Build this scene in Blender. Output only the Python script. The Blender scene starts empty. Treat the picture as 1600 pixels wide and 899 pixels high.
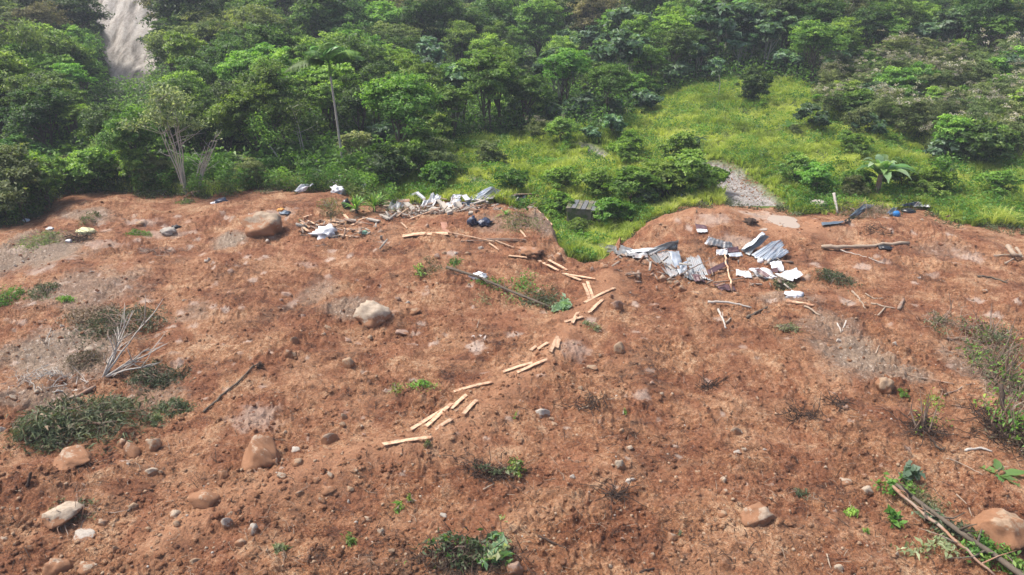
import bpy, math, random
import numpy as np
from math import radians as R, pi

C = bpy.context.scene
# ------------------------------------------------------------------ camera, sky, sun, exposure
CAM = np.array([0.0, 0.0, 14.0]); PITCH = R(25.0); FPX = 1100.0
cam = bpy.data.cameras.new('camera'); cam.sensor_width = 36.0; cam.lens = 36.0 * FPX / 1600.0
cam.clip_start = 0.1; cam.clip_end = 2000.0
camo = bpy.data.objects.new('camera', cam); C.collection.objects.link(camo)
camo.location = CAM.tolist(); camo.rotation_euler = (pi / 2 - PITCH, 0, 0); C.camera = camo

SUN_EL, SUN_AZ = R(60), R(-72)          # azimuth measured from +Y towards +X
W = bpy.data.worlds.new('World'); C.world = W; W.use_nodes = True
nt = W.node_tree; nt.nodes.clear()
sky = nt.nodes.new('ShaderNodeTexSky'); sky.sky_type = 'NISHITA'; sky.sun_disc = False
sky.sun_elevation = SUN_EL; sky.sun_rotation = SUN_AZ; sky.dust_density = 5.0; sky.air_density = 0.8; sky.ozone_density = 0.4
bg = nt.nodes.new('ShaderNodeBackground'); bg.inputs['Strength'].default_value = 0.15
out = nt.nodes.new('ShaderNodeOutputWorld')
nt.links.new(sky.outputs[0], bg.inputs[0]); nt.links.new(bg.outputs[0], out.inputs[0])
sl = bpy.data.lights.new('sun', 'SUN'); sl.energy = 2.7; sl.angle = R(8); sl.color = (1.0, 0.955, 0.89)
so = bpy.data.objects.new('sun', sl); C.collection.objects.link(so)
so.location = (0, 0, 60)
so.rotation_euler = (pi / 2 - SUN_EL, 0, pi - SUN_AZ)
C.view_settings.view_transform = 'Standard'; C.view_settings.look = 'None'
C.view_settings.gamma = 1.0; C.view_settings.use_curve_mapping = False
C.view_settings.exposure = 0.72
C.render.engine = 'CYCLES'
C.cycles.max_bounces = 5; C.cycles.diffuse_bounces = 2; C.cycles.glossy_bounces = 2
C.cycles.transmission_bounces = 2; C.cycles.transparent_max_bounces = 4; C.cycles.volume_bounces = 0
C.cycles.use_denoising = True
try: C.cycles.denoising_prefilter = 'ACCURATE'
except Exception: pass

# ------------------------------------------------------------------ noise
_rs = np.random.RandomState(7)
_GA = _rs.rand(256, 256) * 2 * pi
_GX, _GY = np.cos(_GA), np.sin(_GA)
_RV = _rs.rand(256, 256, 4)
def perlin(x, y):
    x = np.asarray(x, float); y = np.asarray(y, float)
    ix = np.floor(x).astype(np.int64); iy = np.floor(y).astype(np.int64)
    fx = x - ix; fy = y - iy
    u = fx * fx * fx * (fx * (fx * 6 - 15) + 10); v = fy * fy * fy * (fy * (fy * 6 - 15) + 10)
    def g(a, b):
        A = (ix + a) & 255; B = (iy + b) & 255
        return _GX[A, B] * (fx - a) + _GY[A, B] * (fy - b)
    a0 = g(0, 0) * (1 - u) + g(1, 0) * u
    a1 = g(0, 1) * (1 - u) + g(1, 1) * u
    return (a0 * (1 - v) + a1 * v) * 1.5
def domes(x, y, s, keep=0.6):
    """sparse rounded lumps, one per cell of size s at most; height in units of s"""
    X = np.asarray(x) / s; Y = np.asarray(y) / s
    ix = np.floor(X).astype(np.int64); iy = np.floor(Y).astype(np.int64)
    best = np.zeros(np.broadcast(X, Y).shape)
    for a in (-1, 0, 1):
        for b in (-1, 0, 1):
            r = _RV[(ix + a) & 255, (iy + b) & 255]
            px = ix + a + r[..., 0]; py = iy + b + r[..., 1]
            rad = 0.18 + 0.5 * r[..., 2] ** 2
            d2 = ((X - px) ** 2 + (Y - py) ** 2) / rad ** 2
            h = np.where((r[..., 3] < keep) & (d2 < 1), rad * np.sqrt(np.clip(1 - d2, 0, 1)), 0)
            best = np.maximum(best, h)
    return best * s
def sm(t): t = np.clip(t, 0, 1); return t * t * (3 - 2 * t)

# ------------------------------------------------------------------ pixel rays (used once to read positions off the photograph)
CP, SP = math.cos(PITCH), math.sin(PITCH)
def ray(c, r):
    a = (c - 800.0) / FPX; b = -(r - 449.5) / FPX
    return np.array([a, CP + b * SP, -SP + b * CP])
def plane_pt(c, r, z=0.8):
    d = ray(c, r); t = (z - CAM[2]) / d[2]; return CAM + d * t

# far edge of the mud, seen from above (read off the photograph)
EDGE = [(-500, 350), (-200, 348), (0, 336), (56, 318), (80, 292), (110, 284), (200, 284), (300, 291), (335, 285), (400, 282), (530, 280),
        (560, 300), (610, 303), (700, 300), (760, 298), (835, 306), (858, 340), (885, 376), (915, 386), (950, 381), (966, 358), (1000, 330),
        (1060, 310), (1130, 303), (1200, 308), (1260, 318), (1330, 314), (1440, 311), (1500, 332), (1600, 342), (1800, 348), (2200, 360)]
_e = np.array([plane_pt(c, r, .75) for c, r in EDGE])
EAZ, EY = _e[:, 0] / _e[:, 1], _e[:, 1]
def edge_y(x, y):
    az = x / np.maximum(y, 3.0)
    return np.interp(az, EAZ, EY)
GUL = plane_pt(905, 350, -0.3); PUD = plane_pt(1224, 347, .72)
def mound(x, y, c, r, rx, ry, h, rot=0.0):
    p = plane_pt(c, r); dx, dy = x - p[0], y - p[1]
    a = dx * math.cos(rot) + dy * math.sin(rot); b = -dx * math.sin(rot) + dy * math.cos(rot)
    return h * np.exp(-(a / rx) ** 2 - (b / ry) ** 2)
def strip(x, y, pts, w):
    """distance falloff from a polyline given by pixels"""
    P = np.array([plane_pt(c, r)[:2] for c, r in pts]); best = np.full(np.shape(x), 1e9)
    for a, b in zip(P[:-1], P[1:]):
        ab = b - a; t = np.clip(((x - a[0]) * ab[0] + (y - a[1]) * ab[1]) / (ab @ ab), 0, 1)
        d = np.hypot(x - a[0] - t * ab[0], y - a[1] - t * ab[1]); best = np.minimum(best, d)
    return np.exp(-(best / w) ** 2)
PATH = [(960, 430), (905, 490), (868, 540), (790, 600), (700, 670), (560, 705), (440, 745), (330, 785), (250, 830)]

def base(x, y):
    az = x / np.maximum(y, 5.0)
    s = np.interp(az, [-.8, -.15, 0, .12, .3, .8], [-.035, -.03, -.012, .04, .09, .125])
    t = np.log1p(np.exp(np.clip((y - 52) / 4, -30, 30))) * 4
    z = s * t
    y0 = np.interp(az, [-1, -.35, -.14, -.02, .08, .2, .4, .9], [97, 98, 112, 148, 150, 128, 118, 112])
    q = np.log1p(np.exp(np.clip((y - y0) / 5, -30, 30))) * 5
    z = z + .78 * q + 1.2 * perlin(x / 17, y / 17) * sm((y - 60) / 40)
    m = sm((y - 42) / 6)
    z = z + m * (.45 * perlin(x / 5 + 31, y / 5) + .22 * perlin(x / 1.9, y / 1.9 + 9))
    # stream bed / gravel track
    return z - 1.15 * np.exp(-((x - GUL[0]) / 3.6) ** 2 - ((y - GUL[1] - 1) / 5.0) ** 2)
def mud_parts(x, y):
    s = edge_y(x, y) - y + .7 * perlin(x / 1.6, y / 1.6) + .25 * perlin(x / .5, y / .5)
    return s
def smoothzone(x, y):
    return np.clip(.75 * strip(x, y, PATH, .8) + .8 * strip(x, y, [(1030, 335), (1130, 325), (1260, 345)], 2.0) + strip(x, y, [(1200, 347), (1248, 347)], 1.2), 0, 1)
def height(x, y, fine=True):
    x = np.asarray(x, float); y = np.asarray(y, float)
    b = base(x, y)
    s = mud_parts(x, y)
    w = sm((s + .3) / np.where(np.abs(x / np.maximum(y, 5) - .095) < .07, 2.2, 5.0))
    m = .4 + .27 * perlin(x / 7.5 + 3, y / 7.5) + .16 * perlin(x / 2.6, y / 2.6 + 5) + .1 * perlin(x / 1.2 + 8, y / 1.2)
    m = m + mound(x, y, 800, 345, 4.0, 2.6, .75) + mound(x, y, 1080, 335, 6, 3.0, .8) + mound(x, y, 1420, 335, 8, 2.5, .3)
    m = m + .30 * strip(x, y, PATH, .9) + mound(x, y, 400, 300, 9, 3, .12) + mound(x, y, 70, 730, 2.2, .7, .4, .2)
    m = m + mound(x, y, 950, 412, 3, 1.2, .35) - mound(x, y, 900, 400, 1.5, 1.5, .35)
    if fine:
        k = 1 - .72 * smoothzone(x, y)
        wx = x + .25 * perlin(x / .6 + 3, y / .6); wy = y + .25 * perlin(x / .6, y / .6 + 11)
        rg_ = .45 + .9 * np.clip(perlin(x / 3.1 + 2, y / 3.1) + .35, 0, 1)
        f = .12 * np.abs(perlin(wx / .9, wy / .9)) + .13 * np.abs(perlin(wx / .42 + 9, wy / .42)) + .13 * np.abs(perlin(wx / .2 + 4, wy / .2 + 2))
        f = (f + .065 * np.abs(perlin(x / .1, y / .1)) - .1) * rg_
        f = f + .26 * domes(x, y, .85, .3) * rg_ + .4 * domes(x + 40, y, .33, .3)
        m = m + f * k
    pk = sm(1.6 - np.hypot((x - PUD[0]) / 1.5, (y - PUD[1]) / 1.5)); m = m * (1 - pk) + .72 * pk
    return b * (1 - w) + np.maximum(m, b * .2) * w
def gp(c, r, h=0.0):
    """ground point under a pixel of the photograph, h above the surface"""
    d = ray(c, r)
    t = np.concatenate([np.linspace(8, 70, 400), np.linspace(70.5, 260, 300)])
    P = CAM[None] + d[None] * t[:, None]
    g = P[:, 2] - height(P[:, 0], P[:, 1], False) - h
    i = np.argmax(g < 0)
    if g[i] >= 0: i = len(t) - 1
    a, b = t[max(i - 1, 0)], t[i]
    tt = np.linspace(a, b, 12); P = CAM[None] + d[None] * tt[:, None]
    g = P[:, 2] - height(P[:, 0], P[:, 1], True) - h
    j = np.argmax(g < 0)
    return P[j] if g[j] < 0 else P[-1]
def mpp(p):           # metres per photograph pixel at a point
    return ((p[1] - CAM[1]) * CP - (p[2] - CAM[2]) * SP) / FPX
def gz(x, y): return float(height(np.array([x]), np.array([y]))[0])
def topx(p):
    d = np.asarray(p) - CAM; dep = d[1] * CP - d[2] * SP; up = d[1] * SP + d[2] * CP
    return 800 + FPX * d[0] / dep, 449.5 - FPX * up / dep

# ------------------------------------------------------------------ materials
def lin(c): return tuple(((v / 255 + .055) / 1.055) ** 2.4 if v / 255 > .04045 else v / 255 / 12.92 for v in c) + (1,)
class NT:
    def __init__(s, name):
        s.m = bpy.data.materials.new(name); s.m.use_nodes = True; s.t = s.m.node_tree; s.t.nodes.clear()
        s.o = s.n('ShaderNodeOutputMaterial')
    def n(s, typ, **k):
        x = s.t.nodes.new(typ)
        for a, b in k.items(): setattr(x, a, b)
        return x
    def l(s, a, b): s.t.links.new(a, b)
    def put(s, sock, v):
        if hasattr(v, 'links') or isinstance(v, bpy.types.NodeSocket): s.l(v, sock)
        else: sock.default_value = v
    def noise(s, scale, detail=4, rough=.6, vec=None, dist=0):
        x = s.n('ShaderNodeTexNoise'); x.inputs['Scale'].default_value = scale; x.inputs['Detail'].default_value = detail
        x.inputs['Roughness'].default_value = rough; x.inputs['Distortion'].default_value = dist
        if vec is not None: s.l(vec, x.inputs['Vector'])
        return x.outputs['Fac']
    def ramp(s, f, stops):
        x = s.n('ShaderNodeValToRGB'); s.l(f, x.inputs[0]); e = x.color_ramp.elements
        while len(e) < len(stops): e.new(.5)
        for i, (p, c) in enumerate(stops): e[i].position = p; e[i].color = c if len(c) == 4 else tuple(c) + (1,)
        return x.outputs[0]
    def mix(s, f, a, b, mode='MIX'):
        x = s.n('ShaderNodeMix', data_type='RGBA', blend_type=mode)
        s.put(x.inputs[0], f); s.put(x.inputs[6], a); s.put(x.inputs[7], b); return x.outputs[2]
    def math(s, op, a, b=0.0):
        x = s.n('ShaderNodeMath', operation=op); s.put(x.inputs[0], a); s.put(x.inputs[1], b); return x.outputs[0]
    def attr(s, name):
        x = s.n('ShaderNodeAttribute'); x.attribute_name = name; return x.outputs['Fac']
    def pos(s):
        return s.n('ShaderNodeNewGeometry').outputs['Position']
    def obj(s):
        return s.n('ShaderNodeTexCoord').outputs['Object']
    def prin(s, col, rough=.8, metal=0, spec=.5, bump=None, bstr=.5, bdist=.02):
        p = s.n('ShaderNodeBsdfPrincipled'); s.put(p.inputs['Base Color'], col); s.put(p.inputs['Roughness'], rough)
        s.put(p.inputs['Metallic'], metal); s.put(p.inputs['Specular IOR Level'], spec)
        if bump is not None:
            b = s.n('ShaderNodeBump'); b.inputs['Strength'].default_value = bstr; b.inputs['Distance'].default_value = bdist
            s.l(bump, b.inputs['Height']); s.l(b.outputs[0], p.inputs['Normal'])
        s.l(p.outputs[0], s.o.inputs[0]); return p

def mud_mat():
    t = NT('mud'); P = t.pos()
    n1 = t.noise(.35, 5, .6, P); n2 = t.noise(2.2, 6, .65, P); n3 = t.noise(11, 5, .7, P); n4 = t.noise(34, 3, .7, P)
    f = t.math('ADD', t.math('MULTIPLY', n1, .42), t.math('MULTIPLY', n2, .46))
    f = t.math('ADD', f, t.math('MULTIPLY', n3, .48))
    f = t.math('SUBTRACT', f, .18)
    col = t.ramp(f, [(.35, (.050, .020, .010)), (.42, (.130, .050, .021)), (.475, (.222, .088, .035)), (.53, (.295, .138, .064)), (.625, (.45, .28, .165))])
    fine = t.ramp(n4, [(.36, (.36, .31, .29)), (.48, (1, 1, 1)), (.62, (1.5, 1.55, 1.6))])
    col = t.mix(.8, col, fine, 'MULTIPLY')
    n5 = t.noise(60, 2, .6, P); col = t.mix(t.ramp(n5, [(.60, (0, 0, 0)), (.70, (.75, .75, .75))]), col, (.50, .36, .25, 1))
    col = t.mix(t.ramp(t.noise(48, 2, .6, P), [(.62, (0, 0, 0)), (.70, (.8, .8, .8))]), col, (.05, .025, .016, 1))
    mp = t.n('ShaderNodeMapping'); mp.inputs['Rotation'].default_value = (0, 0, .95); mp.inputs['Scale'].default_value = (.35, 2.4, 1); t.l(P, mp.inputs[0])
    col = t.mix(t.math('MULTIPLY', t.ramp(t.noise(1.1, 5, .65, mp.outputs[0]), [(.45, (0, 0, 0)), (.62, (1, 1, 1))]), .42), col, (.40, .21, .115, 1))
    pr = t.ramp(t.noise(.55, 4, .6, P, .6), [(.42, (.74, .60, .55)), (.52, (1, 1, 1)), (.62, (1.12, 1.22, 1.28))]); col = t.mix(.85, col, pr, 'MULTIPLY')
    # grey dusty silt
    gcol = t.mix(n3, (.15, .115, .08, 1), (.36, .30, .235, 1))
    col = t.mix(t.attr('grey'), col, gcol)
    col = t.mix(t.math('MULTIPLY', t.ramp(t.noise(7, 5, .75, P), [(.56, (0, 0, 0)), (.64, (1, 1, 1))]), t.math('ADD', t.math('MULTIPLY', t.attr('grey'), .8), .12)), col, (.62, .54, .46, 1))
    # smooth tan path of trodden mud
    col = t.mix(t.math('MULTIPLY', t.attr('path'), .8), col, t.mix(n2, (.33, .15, .075, 1), (.48, .27, .155, 1)))
    wet = t.attr('wet')
    wcol = t.mix(n3, (.36, .22, .15, 1), (.66, .56, .48, 1))
    col = t.mix(wet, col, wcol)
    # dark organic crumbs
    crumb = t.ramp(t.noise(17, 2, .5, P, .5), [(.60, (0, 0, 0)), (.68, (1, 1, 1))])
    col = t.mix(t.math('MULTIPLY', crumb, .55), col, (.055, .028, .02, 1))
    rough = t.math('SUBTRACT', .88, t.math('MULTIPLY', wet, .55))
    bmp = t.math('ADD', n3, t.math('MULTIPLY', n4, .6))
    t.prin(col, rough, spec=.35, bump=bmp, bstr=1.0, bdist=.09)
    return t.m
def land_mat():
    t = NT('vegetated_ground'); P = t.pos()
    n1 = t.noise(.3, 4, .6, P); n2 = t.noise(3, 5, .7, P)
    col = t.ramp(n2, [(.35, (.035, .05, .012)), (.5, (.085, .125, .022)), (.65, (.15, .17, .05))])
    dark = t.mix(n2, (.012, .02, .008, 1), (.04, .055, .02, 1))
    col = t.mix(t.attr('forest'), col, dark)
    ms = t.n('ShaderNodeMapping'); ms.inputs['Scale'].default_value = (.9, .22, .22); t.l(P, ms.inputs[0])
    scar = t.ramp(t.noise(1.0, 6, .7, ms.outputs[0]), [(.36, (.14, .13, .115)), (.46, (.30, .28, .25)), (.6, (.45, .425, .385))])
    scar = t.mix(t.math('MULTIPLY', t.ramp(n2, [(.4, (1, 1, 1)), (.55, (0, 0, 0))]), .35), scar, (.16, .12, .09, 1))
    col = t.mix(t.attr('scar'), col, scar)
    grav = t.ramp(t.noise(5, 5, .8, P), [(.35, (.12, .11, .10)), (.5, (.26, .24, .225)), (.65, (.42, .40, .38))])
    col = t.mix(t.attr('gravel'), col, grav)
    t.prin(col, .9, spec=.2, bump=n2, bstr=.6, bdist=.1)
    return t.m
def leaf_mat(name, dark, mid, light, trans=.38, rough=.5, spec=.32):
    t = NT(name)
    oi = t.n('ShaderNodeObjectInfo')
    a = t.attr('tone')
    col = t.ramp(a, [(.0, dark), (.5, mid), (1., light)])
    hsv = t.n('ShaderNodeHueSaturation'); t.l(col, hsv.inputs['Color'])
    h = t.n('ShaderNodeMapRange'); t.l(oi.outputs['Random'], h.inputs[0]); h.inputs[3].default_value = .482; h.inputs[4].default_value = .525
    v = t.n('ShaderNodeMapRange'); x = t.n('ShaderNodeTexWhiteNoise', noise_dimensions='1D'); t.l(oi.outputs['Random'], x.inputs['W'])
    t.l(x.outputs['Value'], v.inputs[0]); v.inputs[3].default_value = .68; v.inputs[4].default_value = 1.5
    t.l(h.outputs[0], hsv.inputs['Hue']); t.l(v.outputs[0], hsv.inputs['Value']); hsv.inputs['Saturation'].default_value = .95
    p = t.prin(hsv.outputs[0], rough, spec=spec)
    tr = t.n('ShaderNodeBsdfTranslucent')
    br = t.mix(1.0, hsv.outputs[0], (1.5, 1.6, .7, 1), 'MULTIPLY'); t.l(br, tr.inputs[0])
    mx = t.n('ShaderNodeMixShader'); mx.inputs[0].default_value = trans
    t.l(p.outputs[0], mx.inputs[1]); t.l(tr.outputs[0], mx.inputs[2]); t.l(mx.outputs[0], t.o.inputs[0])
    return t.m
def bark_mat(name, a, b, scale=6):
    t = NT(name); o = t.obj(); n = t.noise(scale, 4, .7, o)
    t.prin(t.mix(n, a + (1,), b + (1,)), .85, spec=.2, bump=n, bstr=.5, bdist=.03); return t.m
def stone_mat(name, a, b, mud=.45):
    t = NT(name); oi = t.n('ShaderNodeObjectInfo'); g = t.n('ShaderNodeTexCoord').outputs['Object']
    sep = t.n('ShaderNodeSeparateXYZ'); t.l(g, sep.inputs[0])
    off = t.n('ShaderNodeVectorMath', operation='SCALE'); cx = t.n('ShaderNodeCombineXYZ')
    for i in range(3): t.l(oi.outputs['Random'], cx.inputs[i])
    t.l(cx.outputs[0], off.inputs[0]); off.inputs['Scale'].default_value = 37.0
    ad = t.n('ShaderNodeVectorMath', operation='ADD'); t.l(g, ad.inputs[0]); t.l(off.outputs[0], ad.inputs[1]); o = ad.outputs[0]
    n = t.noise(1.6, 6, .75, o); n2 = t.noise(6, 6, .8, o); n3 = t.noise(24, 3, .7, o)
    c = t.mix(t.ramp(n2, [(.38, (0, 0, 0)), (.62, (1, 1, 1))]), a + (1,), b + (1,))
    c = t.mix(t.ramp(n3, [(.52, (0, 0, 0)), (.68, (.3, .3, .3))]), c, (.22, .15, .10, 1))
    mm = t.math('ADD', t.math('MULTIPLY', n, 2.6), t.math('MULTIPLY', sep.outputs[2], -.75)); mm = t.math('ADD', mm, t.math('MULTIPLY', n2, .5)); mm = t.math('ADD', mm, t.math('MULTIPLY', oi.outputs['Random'], .35))
    mm = t.math('ADD', mm, mud - 1.46)
    k = t.ramp(mm, [(.18, (0, 0, 0)), (.36, (.95, .95, .95))])
    c = t.mix(k, c, t.mix(n2, (.20, .088, .042, 1), (.36, .195, .11, 1)))
    t.prin(c, .9, spec=.2, bump=t.math('ADD', n2, t.math('MULTIPLY', n3, .4)), bstr=.8, bdist=.022); return t.m
def wood_mat(name, a, b):
    t = NT(name); o = t.obj(); mp = t.n('ShaderNodeMapping'); mp.inputs['Scale'].default_value = (1.2, 14, 14); t.l(o, mp.inputs[0])
    n = t.noise(3, 5, .6, mp.outputs[0]); m2 = t.noise(2.2, 5, .7, o)
    oi = t.n('ShaderNodeObjectInfo')
    c = t.mix(n, a + (1,), b + (1,))
    c = t.mix(t.ramp(m2, [(.44, (0, 0, 0)), (.62, (.9, .9, .9))]), c, (.28, .135, .075, 1))
    v = t.n('ShaderNodeHueSaturation'); t.l(c, v.inputs['Color']); mr = t.n('ShaderNodeMapRange'); t.l(oi.outputs['Random'], mr.inputs[0])
    mr.inputs[3].default_value = .75; mr.inputs[4].default_value = 1.15; t.l(mr.outputs[0], v.inputs['Value'])
    t.prin(v.outputs[0], .75, spec=.25, bump=n, bstr=.3, bdist=.01); return t.m
def sheet_mat(name, col, rough=.4, metal=.6, dirt=.5, dc=(.24, .13, .085)):
    t = NT(name); P = t.pos(); n = t.noise(2.6, 6, .75, P); n2 = t.noise(16, 4, .7, P)
    c = t.mix(n2, tuple(v * .8 for v in col) + (1,), tuple(min(v * 1.12, .85) for v in col) + (1,))
    k = t.ramp(n, [(.62 - .28 * dirt, (0, 0, 0)), (.86 - .2 * dirt, (.85, .85, .85))])
    c = t.mix(k, c, dc + (1,))
    t.prin(c, t.math('ADD', rough, t.math('MULTIPLY', k, .4)), metal=t.math('MULTIPLY', t.math('SUBTRACT', 1.0, k), metal), bump=n2, bstr=.15, bdist=.01); return t.m
def plain_mat(name, col, rough=.6, spec=.4, var=.25, scale=8):
    t = NT(name); n = t.noise(scale, 4, .7, t.obj())
    t.prin(t.mix(n, tuple(v * (1 - var) for v in col) + (1,), tuple(min(.85, v * (1 + var)) for v in col) + (1,)), rough, spec=spec, bump=n, bstr=.2, bdist=.02); return t.m

M = {}
M['mud'] = mud_mat(); M['land'] = land_mat()
M['leaf_dark'] = leaf_mat('dark_green_leaves', (0.02, 0.045, 0.014), (0.055, 0.115, 0.026), (0.14, 0.22, 0.055))
M['leaf_mid'] = leaf_mat('green_leaves', (0.045, 0.095, 0.018), (0.115, 0.22, 0.035), (0.26, 0.38, 0.07))
M['leaf_bright'] = leaf_mat('bright_green_leaves', (0.06, 0.13, 0.02), (0.135, 0.26, 0.032), (0.26, 0.4, 0.065))
M['leaf_olive'] = leaf_mat('olive_leaves', (0.05, 0.072, 0.022), (0.115, 0.16, 0.048), (0.24, 0.28, 0.1), rough=.6)
M['leaf_blue'] = leaf_mat('large_grey_green_leaves', (0.03, 0.07, 0.035), (0.09, 0.18, 0.085), (0.25, 0.35, 0.24), rough=.45, spec=.4)
M['leaf_pale'] = leaf_mat('pale_yellowish_leaves', (0.1, 0.13, 0.055), (0.22, 0.26, 0.13), (0.4, 0.43, 0.27), rough=.55)
M['leaf_rust'] = leaf_mat('brownish_leaves', (0.07, 0.07, 0.035), (0.17, 0.165, 0.08), (0.3, 0.28, 0.14), rough=.65)
M['leaf_wilt'] = leaf_mat('wilted_leaves', (0.03, 0.042, 0.02), (0.075, 0.1, 0.045), (0.17, 0.2, 0.1), rough=.55, trans=.2)
M['leaf_dry'] = leaf_mat('dry_leaves', (.09, .065, .04), (.17, .13, .08), (.27, .23, .15), rough=.7, trans=.15)
M['flower'] = leaf_mat('dry_flower_heads', (.20, .18, .16), (.34, .31, .28), (.50, .47, .43), rough=.9, spec=.1)
M['palm'] = leaf_mat('palm_leaves', (0.05, 0.12, 0.022), (0.12, 0.27, 0.04), (0.24, 0.4, 0.08), rough=.35)
M['banana'] = leaf_mat('broad_leaves', (.06, .13, .03), (.11, .22, .05), (.24, .34, .20), rough=.32, spec=.6)
M['grass'] = leaf_mat('grass_blades', (.17, .22, .04), (.37, .45, .07), (.58, .61, .15), trans=.4, rough=.6, spec=.3)
M['bark'] = bark_mat('brown_bark', (.07, .055, .04), (.17, .14, .11)); M['pale_bark'] = bark_mat('pale_bark', (.32, .29, .25), (.55, .51, .46))
M['dry_wood'] = bark_mat('dry_wood', (.24, .18, .13), (.42, .34, .26)); M['dark_wood'] = bark_mat('dark_wood', (.035, .025, .02), (.11, .08, .06))
M['root'] = bark_mat('roots', (.03, .02, .016), (.09, .06, .045), 12)
M['stone_tan'] = stone_mat('tan_stone', (0.280, 0.189, 0.119), (0.406, 0.301, 0.210), .28)
M['stone_pale'] = stone_mat('pale_stone', (0.350, 0.280, 0.210), (0.490, 0.413, 0.322), .28)
M['stone_white'] = stone_mat('white_stone', (0.350, 0.308, 0.259), (0.504, 0.462, 0.406), .15)
M['stone_grey'] = stone_mat('grey_stone', (0.280, 0.210, 0.147), (0.406, 0.329, 0.248), .42)
M['stone_muddy'] = stone_mat('muddy_stone', (0.322, 0.238, 0.168), (0.434, 0.350, 0.273), .55)
M['stone_pink'] = stone_mat('pinkish_stone', (0.294, 0.189, 0.140), (0.385, 0.280, 0.224), .3)
M['plank'] = wood_mat('sawn_pine', (.50, .33, .21), (.70, .51, .35)); M['board_pink'] = wood_mat('reddish_board', (.40, .20, .14), (.50, .28, .20))
M['old_wood'] = wood_mat('weathered_wood', (.20, .15, .115), (.36, .29, .235))
M['zinc'] = sheet_mat('galvanised_sheet', (.40, .43, .45), .42, .45, .6)
M['zinc_light'] = sheet_mat('bright_galvanised_sheet', (.50, .55, .60), .38, .4, .3)
M['zinc_dark'] = sheet_mat('dull_galvanised_sheet', (.20, .215, .225), .45, .45, .45)
M['white_sheet'] = sheet_mat('white_painted_sheet', (.62, .64, .66), .45, 0, .4)
M['maroon'] = sheet_mat('maroon_painted_sheet', (.105, .055, .062), .4, .1, .3)
M['slate'] = sheet_mat('slate_blue_sheet', (.135, .175, .22), .38, .3, .12)
M['black'] = plain_mat('black_plastic', (.014, .015, .019), .32, .5); M['navy'] = plain_mat('navy_plastic', (.03, .04, .075), .35, .5)
M['blue'] = plain_mat('blue_plastic', (.02, .16, .42), .4); M['teal'] = plain_mat('teal_cloth', (.03, .23, .24), .8)
M['white_cloth'] = plain_mat('white_cloth', (.70, .71, .73), .8, .2, .12); M['cream'] = plain_mat('cream_cloth', (.60, .58, .34), .8, .2)
M['green_plastic'] = plain_mat('green_plastic', (.20, .36, .26), .6)
M['orange'] = plain_mat('orange_plastic', (.60, .27, .06), .5)
M['concrete'] = plain_mat('pale_concrete', (.34, .31, .27), .85, .2, .45, 5)
def moss():
    t = NT('mossy_concrete'); n = t.noise(2.2, 6, .75, t.obj()); n2 = t.noise(9, 4, .7, t.obj())
    c = t.mix(n2, (.10, .085, .07, 1), (.27, .235, .20, 1)); c = t.mix(t.ramp(n, [(.42, (0, 0, 0)), (.60, (.9, .9, .9))]), c, (.055, .095, .02, 1))
    t.prin(c, .9, spec=.2, bump=n2, bstr=.5, bdist=.03); return t.m
M['mossy'] = moss()
def water():
    t = NT('muddy_water'); n = t.noise(6, 3, .5, t.pos()); t.prin((.42, .345, .29, 1), .07, spec=.6, bump=n, bstr=.12, bdist=.01); return t.m
M['water'] = water()

# ------------------------------------------------------------------ mesh helpers
LINK = C.collection.objects.link
def mesh_np(name, V, F, attrs=None, smooth=False):
    """V (n,3); F (m,k) all with k corners, or a list of lists"""
    me = bpy.data.meshes.new(name); V = np.asarray(V, np.float32)
    if isinstance(F, np.ndarray):
        m, k = F.shape; me.vertices.add(len(V)); me.vertices.foreach_set('co', V.ravel())
        me.loops.add(m * k); me.loops.foreach_set('vertex_index', F.astype(np.int32).ravel())
        me.polygons.add(m); me.polygons.foreach_set('loop_start', np.arange(0, m * k, k, dtype=np.int32))
        try: me.polygons.foreach_set('loop_total', np.full(m, k, dtype=np.int32))
        except Exception: pass
        me.update(calc_edges=True)
    else:
        me.from_pydata(V.tolist(), [], F)
    if attrs:
        for n, a in attrs.items():
            at = me.attributes.new(n, 'FLOAT', 'POINT'); at.data.foreach_set('value', np.asarray(a, np.float32))
    if smooth: me.polygons.foreach_set('use_smooth', np.ones(len(me.polygons), bool))
    return me
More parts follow.
